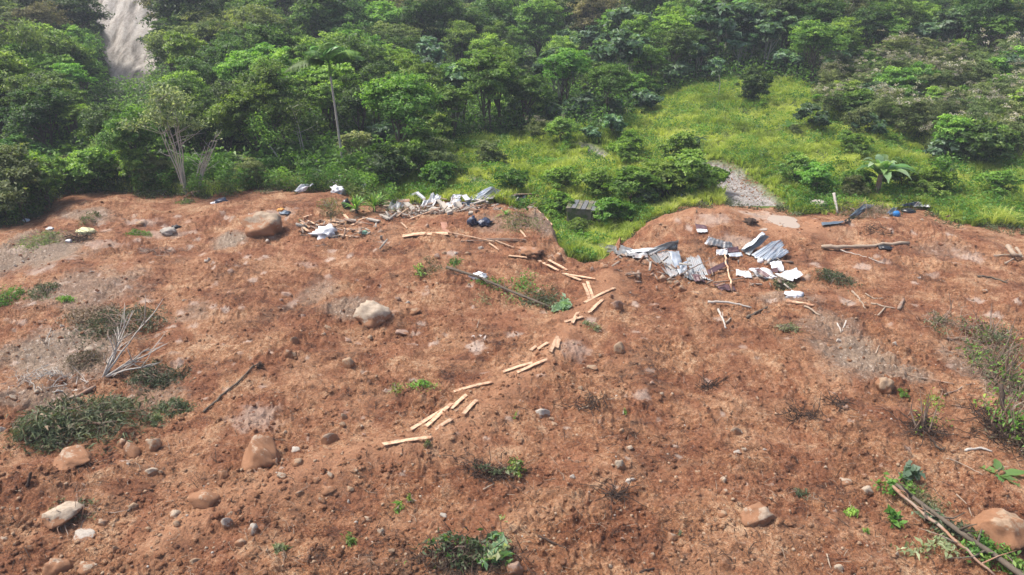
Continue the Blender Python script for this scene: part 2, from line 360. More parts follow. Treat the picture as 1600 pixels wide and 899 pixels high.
class MB:
    """collects pieces of ONE mesh"""
    def __init__(s): s.v = []; s.f = []; s.n = 0; s.t = []
    def add(s, V, F, tone=0.5):
        V = np.asarray(V, float); s.v.append(V); n = len(V)
        s.f.extend([[i + s.n for i in f] for f in F]); s.n += n
        s.t.append(np.full(n, tone) if np.isscalar(tone) else np.asarray(tone))
    def box(s, c, size, ax=None, bend=0):
        ax = np.eye(3) if ax is None else np.asarray(ax)
        V = [np.asarray(c) + ax[0] * (a * size[0] / 2) + ax[1] * (b * size[1] / 2) + ax[2] * (d * size[2] / 2) for a in (-1, 1) for b in (-1, 1) for d in (-1, 1)]
        s.add(V, [[0, 1, 3, 2], [4, 6, 7, 5], [0, 4, 5, 1], [2, 3, 7, 6], [0, 2, 6, 4], [1, 5, 7, 3]])
    def tube(s, pts, rad, k=6, tone=.5):
        P = np.asarray(pts, float); n = len(P)
        rr = np.full(n, rad) if np.isscalar(rad) else np.asarray(rad, float)
        T = np.gradient(P, axis=0); T /= np.linalg.norm(T, axis=1)[:, None] + 1e-9
        V = []; ref = np.array([0.31, 0.2, .93])
        for i in range(n):
            a = np.cross(T[i], ref); a /= np.linalg.norm(a) + 1e-9; b = np.cross(T[i], a)
            for j in range(k):
                w = 2 * pi * j / k; V.append(P[i] + rr[i] * (math.cos(w) * a + math.sin(w) * b))
        F = [[i * k + j, i * k + (j + 1) % k, (i + 1) * k + (j + 1) % k, (i + 1) * k + j] for i in range(n - 1) for j in range(k)]
        F.append(list(range(k))[::-1]); F.append([(n - 1) * k + j for j in range(k)]); s.add(V, F, tone)
    def build(s, name, mat, parent=None, at=(0, 0, 0), smooth=False, tone=False):
        V = np.concatenate(s.v) - np.asarray(at)
        me = mesh_np(name, V, s.f, {'tone': np.concatenate(s.t)} if tone else None, smooth)
        return put(name, me, mat, parent, None if parent else at)
def put(name, me, mat, parent=None, loc=None):
    o = bpy.data.objects.new(name, me)
    if mat is not None and not me.materials: me.materials.append(M[mat] if isinstance(mat, str) else mat)
    LINK(o)
    if parent: o.parent = parent
    elif loc is not None: o.location = tuple(float(v) for v in loc)
    return o
THINGS = []
def tag(o, label, cat, group=None, kind=None):
    if kind: o['kind'] = kind
    if label: o['label'] = label
    if cat: o['category'] = cat
    if group: o['group'] = group
    if label and not kind:
        THINGS.append(o)
        if 'beam' in o.name or 'post' in o.name: o['kind'] = 'thing'
    return o
def empty(name, loc, label, cat, group=None):
    o = bpy.data.objects.new(name, None); LINK(o); o.location = tuple(float(v) for v in loc); o.empty_display_size = .3
    return tag(o, label, cat, group)
def copy_tree(root, loc, rz, sc, label, group=None):
    r = root.copy(); LINK(r); r.location = tuple(float(v) for v in loc); r.rotation_euler = (0, 0, rz); r.scale = sc if hasattr(sc, '__len__') else (sc,) * 3
    for ch in list(root.children):
        c = ch.copy(); LINK(c); c.parent = r
        for g in list(ch.children):
            d = g.copy(); LINK(d); d.parent = c
    r['label'] = label
    if group: r['group'] = group
    THINGS.append(r); return r
def unit(v): return v / (np.linalg.norm(v, axis=-1, keepdims=True) + 1e-9)

def leaf_quads(P, Nrm, size, rng, wid=.5, fold=.18, droop=.25, axis=None):
    """a folded diamond leaf at each P; P, Nrm (n,3), size (n,)"""
    n = len(P); rnd = rng.normal(size=(n, 3)) if axis is None else axis
    d = unit(rnd - Nrm * np.sum(rnd * Nrm, 1, keepdims=True)); s = np.cross(Nrm, d)
    L = size[:, None]
    v0 = P - d * L * .5; v2 = P + d * L * .5 - Nrm * L * droop
    v1 = P + s * L * wid * .5 + Nrm * L * fold * .5 + d * L * .05; v3 = P - s * L * wid * .5 + Nrm * L * fold * .5 + d * L * .05
    V = np.stack([v0, v1, v2, v3], 1).reshape(-1, 3)
    F = np.arange(n * 4).reshape(n, 4)
    return V, F
def crown_mesh(name, rng, rx, rz, cz, lobes, nleaf, lsize, wid=.55, flat=.6, sub=9, spread=.3, up=.5, tonev=.5):
    """foliage: lobes > sprays > leaves, spread through the crown's volume"""
    th = rng.rand(lobes) * 2 * pi; q = rng.rand(lobes) ** .55; zz = rng.uniform(-.75, .95, lobes)
    rr = q * np.sqrt(np.clip(1 - zz ** 2, .12, 1)) * .72
    LC = np.stack([rx * rr * np.cos(th), rx * rr * np.sin(th), cz + rz * zz * .66], 1)
    LR = rng.uniform(.26, .44, lobes) * rx
    k = lobes * sub; li = np.repeat(np.arange(lobes), sub)
    u = unit(rng.normal(size=(k, 3)) + np.array([0, 0, .45])); SC = LC[li] + u * (LR[li] * rng.uniform(.6, 1.12, k))[:, None] * np.array([1, 1, flat + .1])
    SR = LR[li] * rng.uniform(.25, .5, k); st = np.clip(rng.normal(tonev, .2, k) + .08 * (SC[:, 2] - cz) / rz, 0, 1)  # random tone per spray, plus painted shading: lighter towards the crown top
    i = rng.randint(0, k, nleaf)
    off = rng.normal(size=(nleaf, 3)) * np.array([.55, .55, .55 * flat * .6]) * SR[i][:, None]
    P = SC[i] + off
    N = unit(unit(P - np.array([0, 0, cz - rz * .3])) * .45 + np.array([0, 0, up]) + rng.normal(size=(nleaf, 3)) * .42)
    V, F = leaf_quads(P, N, lsize * rng.uniform(.6, 1.35, nleaf), rng, wid)
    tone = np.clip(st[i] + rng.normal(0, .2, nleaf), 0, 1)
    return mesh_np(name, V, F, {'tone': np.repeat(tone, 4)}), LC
def trunk_mb(rng, LC, cz, r0, lean=0, stems=1, bend=.15):
    mb = MB()
    for s in range(stems):
        b = np.array([rng.normal(0, .12) * stems, rng.normal(0, .12) * stems, -.4]); top = np.array([lean + rng.normal(0, .2), rng.normal(0, .2), cz * .75])
        mid = (b + top) / 2 + rng.normal(size=3) * bend
        ts = np.linspace(0, 1, 7)[:, None]; P = (1 - ts) ** 2 * b + 2 * ts * (1 - ts) * mid + ts ** 2 * top
        mb.tube(P, np.linspace(r0, r0 * .55, 7) / math.sqrt(stems), 7)
        for c in LC[s::stems]:
            a = P[rng.randint(3, 7)]; m = (a + c) / 2 + np.array([0, 0, -.12 * np.linalg.norm(c - a)]) + rng.normal(size=3) * .1
            ts2 = np.linspace(0, 1, 5)[:, None]; Q = (1 - ts2) ** 2 * a + 2 * ts2 * (1 - ts2) * m + ts2 ** 2 * c
            mb.tube(Q, np.linspace(r0 * .42, r0 * .1, 5), 5)
    return mb
# ------------------------------------------------------------------ the setting: mud, meadow, hills
rng = np.random.RandomState(11)
def blobs(x, y, L, nz):
    v = np.zeros(np.shape(x))
    for c, r, rx, ry, s in L:
        p = plane_pt(c, r); m = mpp(p); dep = math.atan2(13.2, p[1]); ax, ay = rx * m, ry * m / math.sin(dep)
        d = np.hypot((x - p[0]) / ax, (y - p[1]) / ay)
        ok = d < 2
        v = np.maximum(v, np.where(ok, s * sm((1.0 - d) * 1.6 + nz * 1.1), 0))
    return v
WET = [(745, 525, 30, 15, .95), (803, 508, 24, 8, .8), (675, 517, 16, 5, .8), (400, 640, 70, 30, .55), (514, 392, 14, 6, .9), (705, 394, 20, 6, .8),
       (1190, 332, 70, 22, .75), (1110, 350, 50, 10, .6), (1150, 372, 60, 14, .5), (1000, 606, 26, 14, .65), (1530, 460, 20, 10, .8), (1520, 390, 30, 14, .7),
       (1555, 482, 24, 7, .85), (1500, 402, 16, 6, .7), (1430, 435, 10, 5, .9), (1350, 405, 24, 8, .7), (1325, 465, 22, 9, .75), (1280, 404, 10, 7, .6),
       (225, 460, 22, 10, .8), (150, 490, 26, 10, .6), (80, 436, 30, 8, .7), (195, 440, 14, 6, .7), (280, 478, 14, 6, .8), (350, 478, 12, 5, .8), (455, 460, 12, 16, .5),
       (520, 380, 14, 7, .6), (250, 350, 60, 10, .5), (430, 325, 60, 10, .55), (215, 334, 50, 8, .6), (60, 412, 40, 10, .6), (480, 400, 30, 8, .4), (900, 540, 40, 24, .45),
       (850, 470, 14, 6, .5), (1560, 510, 26, 6, .6), (1590, 470, 12, 5, .8), (640, 520, 16, 5, .5), (300, 500, 16, 6, .6), (160, 372, 60, 10, .5), (20, 380, 30, 10, .6),
       (1460, 420, 22, 6, .5), (1385, 400, 22, 5, .5), (540, 630, 10, 6, .3), (410, 590, 18, 5, .6), (270, 555, 16, 5, .45), (1010, 395, 40, 12, .3), (385, 520, 12, 5, .8)]
GREY = [(40, 385, 120, 36, .8), (130, 440, 120, 46, .55), (90, 540, 130, 62, .8), (60, 605, 90, 25, .6), (1340, 545, 85, 38, .75), (1290, 500, 60, 25, .5),
        (1410, 570, 60, 20, .65), (850, 350, 50, 24, .6), (548, 468, 60, 20, .6), (500, 440, 40, 22, .45), (360, 362, 40, 16, .85), (1240, 458, 70, 14, .5),
        (300, 480, 40, 20, .4), (780, 355, 60, 16, .35), (240, 600, 60, 40, .4), (1540, 560, 60, 50, .5), (1480, 380, 60, 16, .3), (740, 860, 90, 40, .4), (130, 330, 60, 14, .6)]
_rw = np.random.RandomState(5)
for _ in range(260):
    c, r = (_rw.uniform(0, 1600) if _ % 3 else _rw.uniform(0, 420)), 325 + (420 if _ % 3 else 240) * _rw.rand() ** 1.5
    WET.append((c, r, _rw.uniform(4, 15), _rw.uniform(2, 6), _rw.uniform(.4, .85)))
WET = [(c, r, a * .72, b * .72, v) for c, r, a, b, v in WET]

def terrain():
    ys = [4.0]
    while ys[-1] < 235:
        y = ys[-1]; ys.append(y + float(np.clip(.036 * (max(y, 10) / 14) ** 1.55, .05 if y < 11 else .03, .9)))
    ys = np.array(ys); nu = 1340; u = np.linspace(-1, 1, nu)
    Y = np.repeat(ys[:, None], nu, 1); X = u[None] * (9 + .86 * Y)
    Z = height(X, Y)
    s = mud_parts(X, Y)
    # the scar is a hollow scraped into the hillside
    az = X / Y; ny = len(ys)
    a0 = -.508
    half = .031 + .022 * np.clip((Y - 97) / 13, 0, 1.6) + .010 * perlin(Y / 6, X / 30) + .009 * perlin(X / 2.5, Y / 2.5)
    sc = sm((half - np.abs(az - a0 - .0011 * (Y - 111))) / .010) * sm((Y - 88) / 4)
    Z = Z - sc * 1.1 + sc * (.35 * perlin(X / 1.1, Y / 6) + .2 * perlin(X / .5, Y / 3))
    nz = perlin(X / .55, Y / .55) * .55 + perlin(X / .2, Y / .2) * .35
    nz2 = perlin(X / 1.6, Y / 1.6) * .5 + nz * .35
    mudm = ys < 62; wet = np.zeros_like(X); grey = np.zeros_like(X); path = np.zeros_like(X)
    wet[mudm] = blobs(X[mudm], Y[mudm], WET, nz[mudm]); grey[mudm] = blobs(X[mudm], Y[mudm], GREY, nz2[mudm]); path[mudm] = smoothzone(X[mudm], Y[mudm])
    grav = np.zeros_like(X)
    G = (ys > 42) & (ys < 80)
    gx, gy = X[G], Y[G]
    g = np.maximum(strip(gx, gy, [(1120, 248), (1150, 268), (1175, 290), (1190, 310), (1200, 330)], 2.1), .8 * strip(gx, gy, [(905, 216), (925, 222), (940, 226)], .8))
    g = np.maximum(g, .9 * strip(gx, gy, [(735, 268), (752, 270)], .5)); g = np.maximum(g, .75 * strip(gx, gy, [(1010, 215), (1018, 220)], .7))
    grav[G] = sm((g - .45) * 3 + nz[G] * .8); Z = Z - .35 * grav
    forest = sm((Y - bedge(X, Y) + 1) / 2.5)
    idx = np.arange(ny * nu).reshape(ny, nu)
    q = np.stack([idx[:-1, :-1], idx[:-1, 1:], idx[1:, 1:], idx[1:, :-1]], -1)
    ism = (s[:-1, :-1] > -.25)
    V = np.stack([X, Y, Z], -1).reshape(-1, 3)
    for nm, mask, at, mt in (('mud', ism, {'wet': wet, 'grey': grey, 'path': path}, 'mud'), ('terrain', ~ism, {'forest': forest, 'scar': sc, 'gravel': grav}, 'land')):
        F = q[mask]; used = np.zeros(len(V), bool); used[F.ravel()] = True
        remap = np.cumsum(used) - 1
        me = mesh_np(nm, V[used], remap[F], {k: a.ravel()[used] for k, a in at.items()}, True)
        tag(put(nm, me, mt), None, None, kind='structure')
BACK = [(-700, 352), (-200, 350), (0, 340), (62, 327), (84, 298), (110, 288), (300, 292), (400, 276), (530, 274), (575, 285), (610, 285), (650, 262), (700, 232), (750, 214), (870, 203), (930, 213),
        (960, 195), (1010, 172), (1060, 140), (1130, 128), (1200, 128), (1260, 140), (1320, 130), (1400, 100), (1500, 100), (1600, 122), (2000, 140)]
def base_pt(c, r):
    d = ray(c, r); t = np.linspace(8, 260, 2500); P = CAM + d * t[:, None]
    g = P[:, 2] - base(P[:, 0], P[:, 1]); i = np.argmax(g < 0); return P[i] if g[i] < 0 else P[-1]
_b = np.array([base_pt(c, r) for c, r in BACK]); BAZ, BYY = _b[:, 0] / _b[:, 1], _b[:, 1]
_o = np.argsort(BAZ); BAZ, BYY = BAZ[_o], BYY[_o]
def bedge(x, y): return np.interp(x / np.maximum(y, 3), BAZ, BYY)
terrain()

# haze over the valley
def haze():
    mb = MB(); mb.box((0, 118, 24), (420, 246, 66)); o = mb.build('haze', None, None)
    m = bpy.data.materials.new('haze'); m.use_nodes = True; t = m.node_tree; t.nodes.clear()
    v = t.nodes.new('ShaderNodeVolumePrincipled'); v.inputs['Density'].default_value = HAZE; v.inputs['Color'].default_value = (.80, .88, 1.0, 1)
    v.inputs['Anisotropy'].default_value = .0
    oo = t.nodes.new('ShaderNodeOutputMaterial'); t.links.new(v.outputs[0], oo.inputs['Volume']); o.data.materials.append(m); o['kind'] = 'stuff'
HAZE = .0007
haze()

# puddle on the far mud flat
def puddle(c, r, w, h, name='puddle'):
    p = gp(c, r); m = mpp(p); dep = math.atan2(14 - p[2], p[1]); n = 40
    th = np.linspace(0, 2 * pi, n, endpoint=False); rr = 1 + .25 * perlin(np.cos(th) * 1.4 + 5, np.sin(th) * 1.4) + .15 * perlin(np.cos(th) * 4, np.sin(th) * 4 + c)
    x = p[0] + np.cos(th) * rr * w * m / 2; y = p[1] + np.sin(th) * rr * h * m / 2 / math.sin(dep)
    z = float(np.percentile(height(x, y, True), 70 if w > 40 else 30)) + .02
    V = np.concatenate([np.stack([x, y, np.full(n, z)], 1), np.stack([x, y, np.full(n, z - .3)], 1)])
    me = mesh_np(name, V, [list(range(n))] + [[i, (i + 1) % n, n + (i + 1) % n, n + i][::-1] for i in range(n)])
    tag(put(name, me, 'water'), None, None, kind='structure')
puddle(1224, 347, 46, 20); puddle(748, 527, 24, 10); puddle(1190, 358, 20, 4); puddle(1432, 435, 12, 4)

# ------------------------------------------------------------------ ground cover (nobody could count it)
def in_view(x, y, pad=1.12):
    dep = y * CP + 13 * SP; return np.abs(x / dep) < .727 * pad
def ico(sub):
    import bmesh
    b = bmesh.new(); bmesh.ops.create_icosphere(b, subdivisions=sub, radius=1); V = np.array([v.co[:] for v in b.verts]); F = np.array([[v.index for v in f.verts] for f in b.faces]); b.free(); return V, F
def rock_shape(V, seed, cuts=7, rough=.12):
    r = np.random.RandomState(seed); V = V.copy()
    n = r.normal(size=(cuts, 3)); n = unit(n)
    for k in n:
        d = r.uniform(.55, .85); dd = V @ k; V = V - np.clip(dd - d, 0, None)[:, None] * k * .92
    o = r.rand(3) * 50
    V = V * (1 + rough * perlin(V[:, 0] * 1.3 + o[0], V[:, 1] * 1.3 + V[:, 2] * 1.1 + o[1]) + rough * .5 * perlin(V[:, 0] * 3.5 + V[:, 2] * 2 + o[2], V[:, 1] * 3.5))[:, None]
    return V
I1, I1F = ico(1); I2, I2F = ico(2); I3, I3F = ico(3)
def mud_scatter(n, r, ymax=52, power=2.0):
    """points on the mud, denser near the camera"""
    out = []
    while sum(map(len, out)) < n:
        k = n * 2; t = r.rand(k); y = 1 / (1 / 12. + t * (1 / ymax - 1 / 12.)); x = (r.rand(k) * 2 - 1) * (6 + .76 * y)
        ok = (edge_y(x, y) - y > .6) & in_view(x, y); out.append(np.stack([x[ok], y[ok]], 1))
    return np.concatenate(out)[:n]
def lumps(name, n, s0, s1, mat, seed, pw=2.5, sink=.3, flat=.75):
    r = np.random.RandomState(seed); P = mud_scatter(n, r); x, y = P.T
    cl = np.clip(perlin(x / 2.2 + seed, y / 2.2) * 1.3 + .5, 0, 1); keep = r.rand(n) < .35 + .65 * cl; x, y = x[keep], y[keep]; n = len(x)
    sz = s0 + (s1 - s0) * r.rand(n) ** pw; z = height(x, y)
    sh = [rock_shape(I1, 900 + i, 5, .3) for i in range(10)]; Vs, Fs = [], []
    A = np.stack(sh)[r.randint(0, 10, n)]
    a = r.rand(n) * 2 * pi; ca, sa = np.cos(a)[:, None], np.sin(a)[:, None]
    X = A[..., 0] * ca - A[..., 1] * sa * .8; Y = A[..., 0] * sa + A[..., 1] * ca * .8; Z = A[..., 2] * flat
    V = np.stack([X * sz[:, None] + x[:, None], Y * sz[:, None] + y[:, None], Z * sz[:, None] + (z + sz * (flat - sink - .3))[:, None]], -1).reshape(-1, 3)
    F = (I1F[None] + (np.arange(n) * len(I1))[:, None, None]).reshape(-1, 3)
    tag(put(name, mesh_np(name, V, F, None, True), mat), None, None, kind='stuff')
lumps('soil_clods', 22000, .012, .12, 'mud', 21, 3.2, .5)
lumps('gravel', 2600, .015, .07, 'stone_tan', 22, 2.5, .25)
lumps('gravel', 350, .012, .05, 'stone_white', 23, 2.5, .2)
def litter(name, n, mat, seed, l0=.06, l1=.5, rad=.006):
    r = np.random.RandomState(seed); P = mud_scatter(n, r); x, y = P.T
    keep = r.rand(n) < .25 + np.clip(perlin(x / 3 + seed, y / 3) * 1.6 + .3, 0, 1); x, y = x[keep], y[keep]; n = len(x); z = height(x, y) + .015
    L = l0 + (l1 - l0) * r.rand(n) ** 3; a = r.rand(n) * pi; dz = r.normal(0, .25, n)
    d = np.stack([np.cos(a), np.sin(a), dz], 1) * L[:, None] / 2; c = np.stack([x, y, z + np.abs(dz) * L / 2], 1)
    mid = c + r.normal(0, .12, (n, 3)) * L[:, None]
    sd = np.stack([-np.sin(a), np.cos(a), 0 * a], 1) * (rad * r.uniform(.6, 2, n))[:, None]; up = np.array([0, 0, rad * 1.6])
    V = np.stack([c - d + sd, c - d - sd, c - d + up, mid + sd, mid - sd, mid + up, c + d + sd * .5, c + d - sd * .5, c + d + up * .5], 1).reshape(-1, 3)
    f = np.array([[0, 3, 5, 2], [1, 2, 5, 4], [0, 1, 4, 3], [3, 6, 8, 5], [4, 5, 8, 7], [3, 4, 7, 6]])
    F = (f[None] + (np.arange(n) * 9)[:, None, None]).reshape(-1, 4)
    tag(put(name, mesh_np(name, V, F), mat), None, None, kind='stuff')
litter('twig_litter', 7000, 'root', 31); litter('straw_litter', 3500, 'dry_wood', 32, .05, .45, .005)

def leaf_cover(name, x, y, h0, h1, size, mat, seed, tone_n=4.0, wid=.45, tb=.5):
    r = np.random.RandomState(seed); n = len(x); z = height(x, y, False)
    P = np.stack([x, y, z + r.uniform(h0, h1, n)], 1); N = unit(np.array([0, 0, .8]) + r.normal(size=(n, 3)) * .5)
    V, F = leaf_quads(P, N, size * r.uniform(.5, 1.4, n), r, wid)
    tone = np.clip(tb + .5 * perlin(x / tone_n, y / tone_n) + r.normal(0, .15, n), 0, 1)
    tag(put(name, mesh_np(name, V, F, {'tone': np.repeat(tone, 4)}), mat), None, None, kind='stuff')
def region(n, r, y0, y1, test):
    out = []; got = 0
    for _ in range(60):
        k = n; y = y0 + (y1 - y0) * r.rand(k) ** 1.25; x = (r.rand(k) * 2 - 1) * (8 + .8 * y); ok = in_view(x, y, 1.15) & test(x, y)
        out.append(np.stack([x[ok], y[ok]], 1)); got += ok.sum()
        if got >= n: break
    return np.concatenate(out)[:n].T
_notgrav = lambda x, y: (strip(x, y, [(1120, 248), (1150, 268), (1175, 290), (1190, 310), (1200, 330)], 2.1) < .45) & (strip(x, y, [(905, 216), (925, 222), (940, 226)], .8) < .5) & (strip(x, y, [(735, 268), (752, 270)], .5) < .5)
_mead = lambda x, y: (mud_parts(x, y) < -.1) & (y < bedge(x, y) + 1.5) & _notgrav(x, y)
def grass(n):
    r = np.random.RandomState(41)
    x, y = region(n, r, 31, 100, lambda a, b: _mead(a, b) & ((a / b > -.19) | (r.rand(len(a)) < .12)) & (perlin(a / 1.3, b / 1.3) + .5 > r.rand(len(a)) * .45))
    # tussocks: pull blades to clump centres
    cx, cy = np.floor(x / .55), np.floor(y / .55); v = _RV[cx.astype(int) & 255, cy.astype(int) & 255]
    px, py = (cx + v[:, 0]) * .55, (cy + v[:, 1]) * .55; k = r.uniform(.1, .75, len(x)); x, y = x + (px - x) * k, y + (py - y) * k
    z = height(x, y, False); n = len(x)
    L = (.18 + .42 * v[:, 2] ** 1.5 + .5 * np.clip(perlin(x / 3, y / 3) + .1, 0, 1)) * r.uniform(.7, 1.25, n)
    lean = np.stack([x - px, y - py], 1) * 1.1 + r.normal(0, .28, (n, 2)); a = r.rand(n) * pi; w = r.uniform(.014, .03, n)
    side = np.stack([np.cos(a) * w, np.sin(a) * w, 0 * w], 1); b = np.stack([x, y, z - .03], 1)
    mid = b + np.stack([lean[:, 0] * L * .4, lean[:, 1] * L * .4, L * .62], 1); tip = b + np.stack([lean[:, 0] * L * 1.25, lean[:, 1] * L * 1.25, L * .92], 1)
    V = np.stack([b - side, b + side, mid + side * .9, mid - side * .9, tip], 1).reshape(-1, 3)
    i = np.arange(n) * 5; F = np.concatenate([np.stack([i, i + 1, i + 2], 1), np.stack([i, i + 2, i + 3], 1), np.stack([i + 3, i + 2, i + 4], 1)])
    tone = np.clip(  .68 + .8 * perlin(x / 5.5, y / 5.5) + .4 * perlin(x / 1.4, y / 1.4) + r.normal(0, .12, n), 0, 1)
    tag(put('grass', mesh_np('grass', V, F, {'tone': np.repeat(tone, 5)}), 'grass'), None, None, kind='stuff')
grass(330000)
_r = np.random.RandomState(43)
# low weeds among the grass, thick near the mud on the right and around the gully
x, y = region(60000, _r, 31, 95, lambda a, b: _mead(a, b) & ((perlin(a / 2.4 + 7, b / 2.4) > .12) | ((a / b > .42) & (b < edge_y(a, b) + 6) & (perlin(a / 3, b / 3) > -.3))))
leaf_cover('meadow_weeds', x, y, .1, .75, .17, 'leaf_bright', 44, 2.5)
x, y = region(26000, _r, 31, 95, lambda a, b: _mead(a, b) & (perlin(a / 1.8 + 17, b / 1.8) > .28))
leaf_cover('meadow_weeds', x, y, .1, .6, .16, 'leaf_mid', 45, 2.5)
_forest = lambda a, b: (b > bedge(a, b) - .5) & (np.abs(a / b + .508 - .0011 * (b - 111)) > .024 + .026 * np.clip((b - 97) / 13, 0, 1.6)) | ((b > bedge(a, b) - .5) & (b < 90))
x, y = region(150000, _r, 46, 150, _forest)
leaf_cover('undergrowth', x, y, .1, 1.3, .34, 'leaf_dark', 46, 6)
x, y = region(60000, _r, 46, 130, _forest)
leaf_cover('undergrowth', x, y, .6, 1.9, .34, 'leaf_mid', 47, 6)
_rim = lambda a, b: (mud_parts(a, b) < .3) & (b < edge_y(a, b) + 7) & (a / b < -.17) & (perlin(a / 1.2, b / 1.2) > -.25)
x, y = region(30000, _r, 36, 60, _rim)
leaf_cover('undergrowth', x, y, .05, .8, .16, 'leaf_olive', 48, 2)
x, y = region(22000, _r, 36, 60, lambda a, b: _rim(a, b) & (perlin(a / 2 + 4, b / 2) > 0))
leaf_cover('undergrowth', x, y, .3, 1.5, .2, 'leaf_mid', 49, 2)
x, y = region(9000, _r, 36, 60, lambda a, b: (np.abs(mud_parts(a, b)) < .8) & (perlin(a / .9, b / .9) > .05))
leaf_cover('edge_weeds', x, y, .0, .25, .12, 'leaf_wilt', 50, 2)
# ------------------------------------------------------------------ trees and shrubs
PROTO = {}
def make_proto(kind, k):
    """root Empty > trunk, crown. Built once for each kind and variant."""
    rg = np.random.RandomState(hash_(kind) + k * 17)
    spec = dict(
        #            rx   rz   cz   lobes leaves size  wid  flat up  mat          stems r0   name
        forest=     (3.6, 3.4, 6.2, 30, 13000, .27, .5, .85, .5, 'leaf_dark', 1, .22),
        forest_mid= (3.4, 3.0, 6.0, 26, 12000, .27, .5, .8, .5, 'leaf_mid', 1, .20),
        rusty=      (4.6, 3.4, 7.0, 30, 14000, .25, .5, .6, .5, 'leaf_rust', 1, .26),
        olive=      (3.3, 2.8, 6.0, 22, 8500, .24, .45, .55, .5, 'leaf_olive', 2, .18),
        broad=      (2.5, 2.0, 4.2, 18, 11000, .19, .5, .75, .5, 'leaf_mid', 2, .13),
        broad_dark= (2.5, 2.1, 4.2, 18, 11000, .19, .5, .75, .5, 'leaf_dark', 2, .13),
        broad_bright=(2.2, 1.6, 4.3, 15, 9000, .19, .5, .5, .6, 'leaf_bright', 2, .12),
        bigleaf=    (2.4, 1.7, 3.8, 12, 2600, .50, .75, .4, .75, 'leaf_blue', 2, .12),
        shrub=      (1.8, 1.4, 1.5, 13, 5200, .22, .5, .6, .5, 'leaf_mid', 3, .07),
        shrub_dark= (1.9, 1.5, 1.6, 13, 5200, .24, .5, .6, .5, 'leaf_dark', 3, .07),
        shrub_bright=(1.5, 1.0, 1.1, 12, 4200, .20, .45, .6, .5, 'leaf_bright', 3, .05),
        shrub_bigleaf=(1.7, 1.2, 1.4, 9, 1500, .44, .7, .5, .7, 'leaf_blue', 3, .06),
        olive_shrub=(1.7, 1.4, 1.5, 14, 5600, .17, .4, .6, .45, 'leaf_olive', 4, .05),
        pale_shrub= (1.3, 1.1, 1.5, 10, 2600, .20, .45, .5, .5, 'leaf_pale', 3, .05),
        flowering=  (1.7, 1.5, 1.6, 15, 5200, .15, .35, .6, .4, 'leaf_olive', 5, .04),
    )[kind]
    rx, rz, cz, lobes, nl, ls, wid, flat, up, mat, stems, r0 = spec
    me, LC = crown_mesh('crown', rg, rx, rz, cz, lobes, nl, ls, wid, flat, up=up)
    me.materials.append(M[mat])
    tm = trunk_mb(rg, LC, cz, r0, stems=stems); tme = mesh_np('trunk', np.concatenate(tm.v), tm.f, None, True)
    tme.materials.append(M['pale_bark' if kind in ('bigleaf', 'olive', 'pale_shrub') else 'bark'])
    ex = []
    if kind == 'flowering':
        n = 330; th = rg.rand(n) * 2 * pi; l = LC[rg.randint(0, len(LC), n)]; k = np.floor(rg.rand(n) * 13); rr = np.random.RandomState(int(k.sum()))
        cc = rr.normal(size=(13, 3)) * [.9, .9, .25] + [0, 0, cz + rz * .85]; P = cc[k.astype(int)] + rg.normal(size=(n, 3)) * [.13, .13, .07]
        N = unit(rg.normal(size=(n, 3)) + [0, 0, .8]); V, F = leaf_quads(P, N, .10 * rg.uniform(.6, 1.4, n), rg, .9)
        fm = mesh_np('flower_heads', V, F, {'tone': np.repeat(rg.rand(n), 4)}); fm.materials.append(M['flower']); ex.append(('flower_heads', fm))
    return [('crown', me), ('trunk', tme)] + ex
def hash_(s): return sum(ord(c) * (i + 3) for i, c in enumerate(s)) % 9973
KIND_WORDS = dict(forest=('forest_tree', 'dense dark green forest tree', 'tree'), forest_mid=('forest_tree', 'full mid green forest tree', 'tree'),
    rusty=('forest_tree', 'wide forest tree with brownish crown', 'tree'), olive=('tree', 'open olive-leaved tree with pale limbs', 'tree'),
    broad=('broadleaf_tree', 'mid green bushy tree', 'tree'), broad_dark=('broadleaf_tree', 'dark green bushy tree', 'tree'),
    broad_bright=('broadleaf_tree', 'fresh bright green flat-topped tree', 'tree'), bigleaf=('large_leaved_tree', 'large-leaved grey-green tree', 'tree'),
    shrub=('shrub', 'rounded mid green shrub', 'shrub'), shrub_dark=('shrub', 'low dark green shrub', 'shrub'), shrub_bright=('shrub', 'low bright green weedy shrub', 'shrub'),
    shrub_bigleaf=('large_leaved_shrub', 'large-leaved grey-green shrub', 'shrub'), olive_shrub=('shrub', 'olive small-leaved shrub', 'shrub'),
    pale_shrub=('shrub', 'sparse pale yellowish shrub', 'shrub'), flowering=('flowering_shrub', 'grey-flowered weedy shrub', 'shrub'))
def grow(kind, variant, p, rz, sc, label, group):
    key = (kind, variant)
    nm = KIND_WORDS[kind][0]
    if key not in PROTO:
        root = empty(nm, p, label, KIND_WORDS[kind][2], group); root.rotation_euler = (0, 0, rz); root.scale = sc
        for n, me in make_proto(kind, variant): put(n, me, None, root)
        PROTO[key] = root; return root
    return copy_tree(PROTO[key], p, rz, sc, label, group)

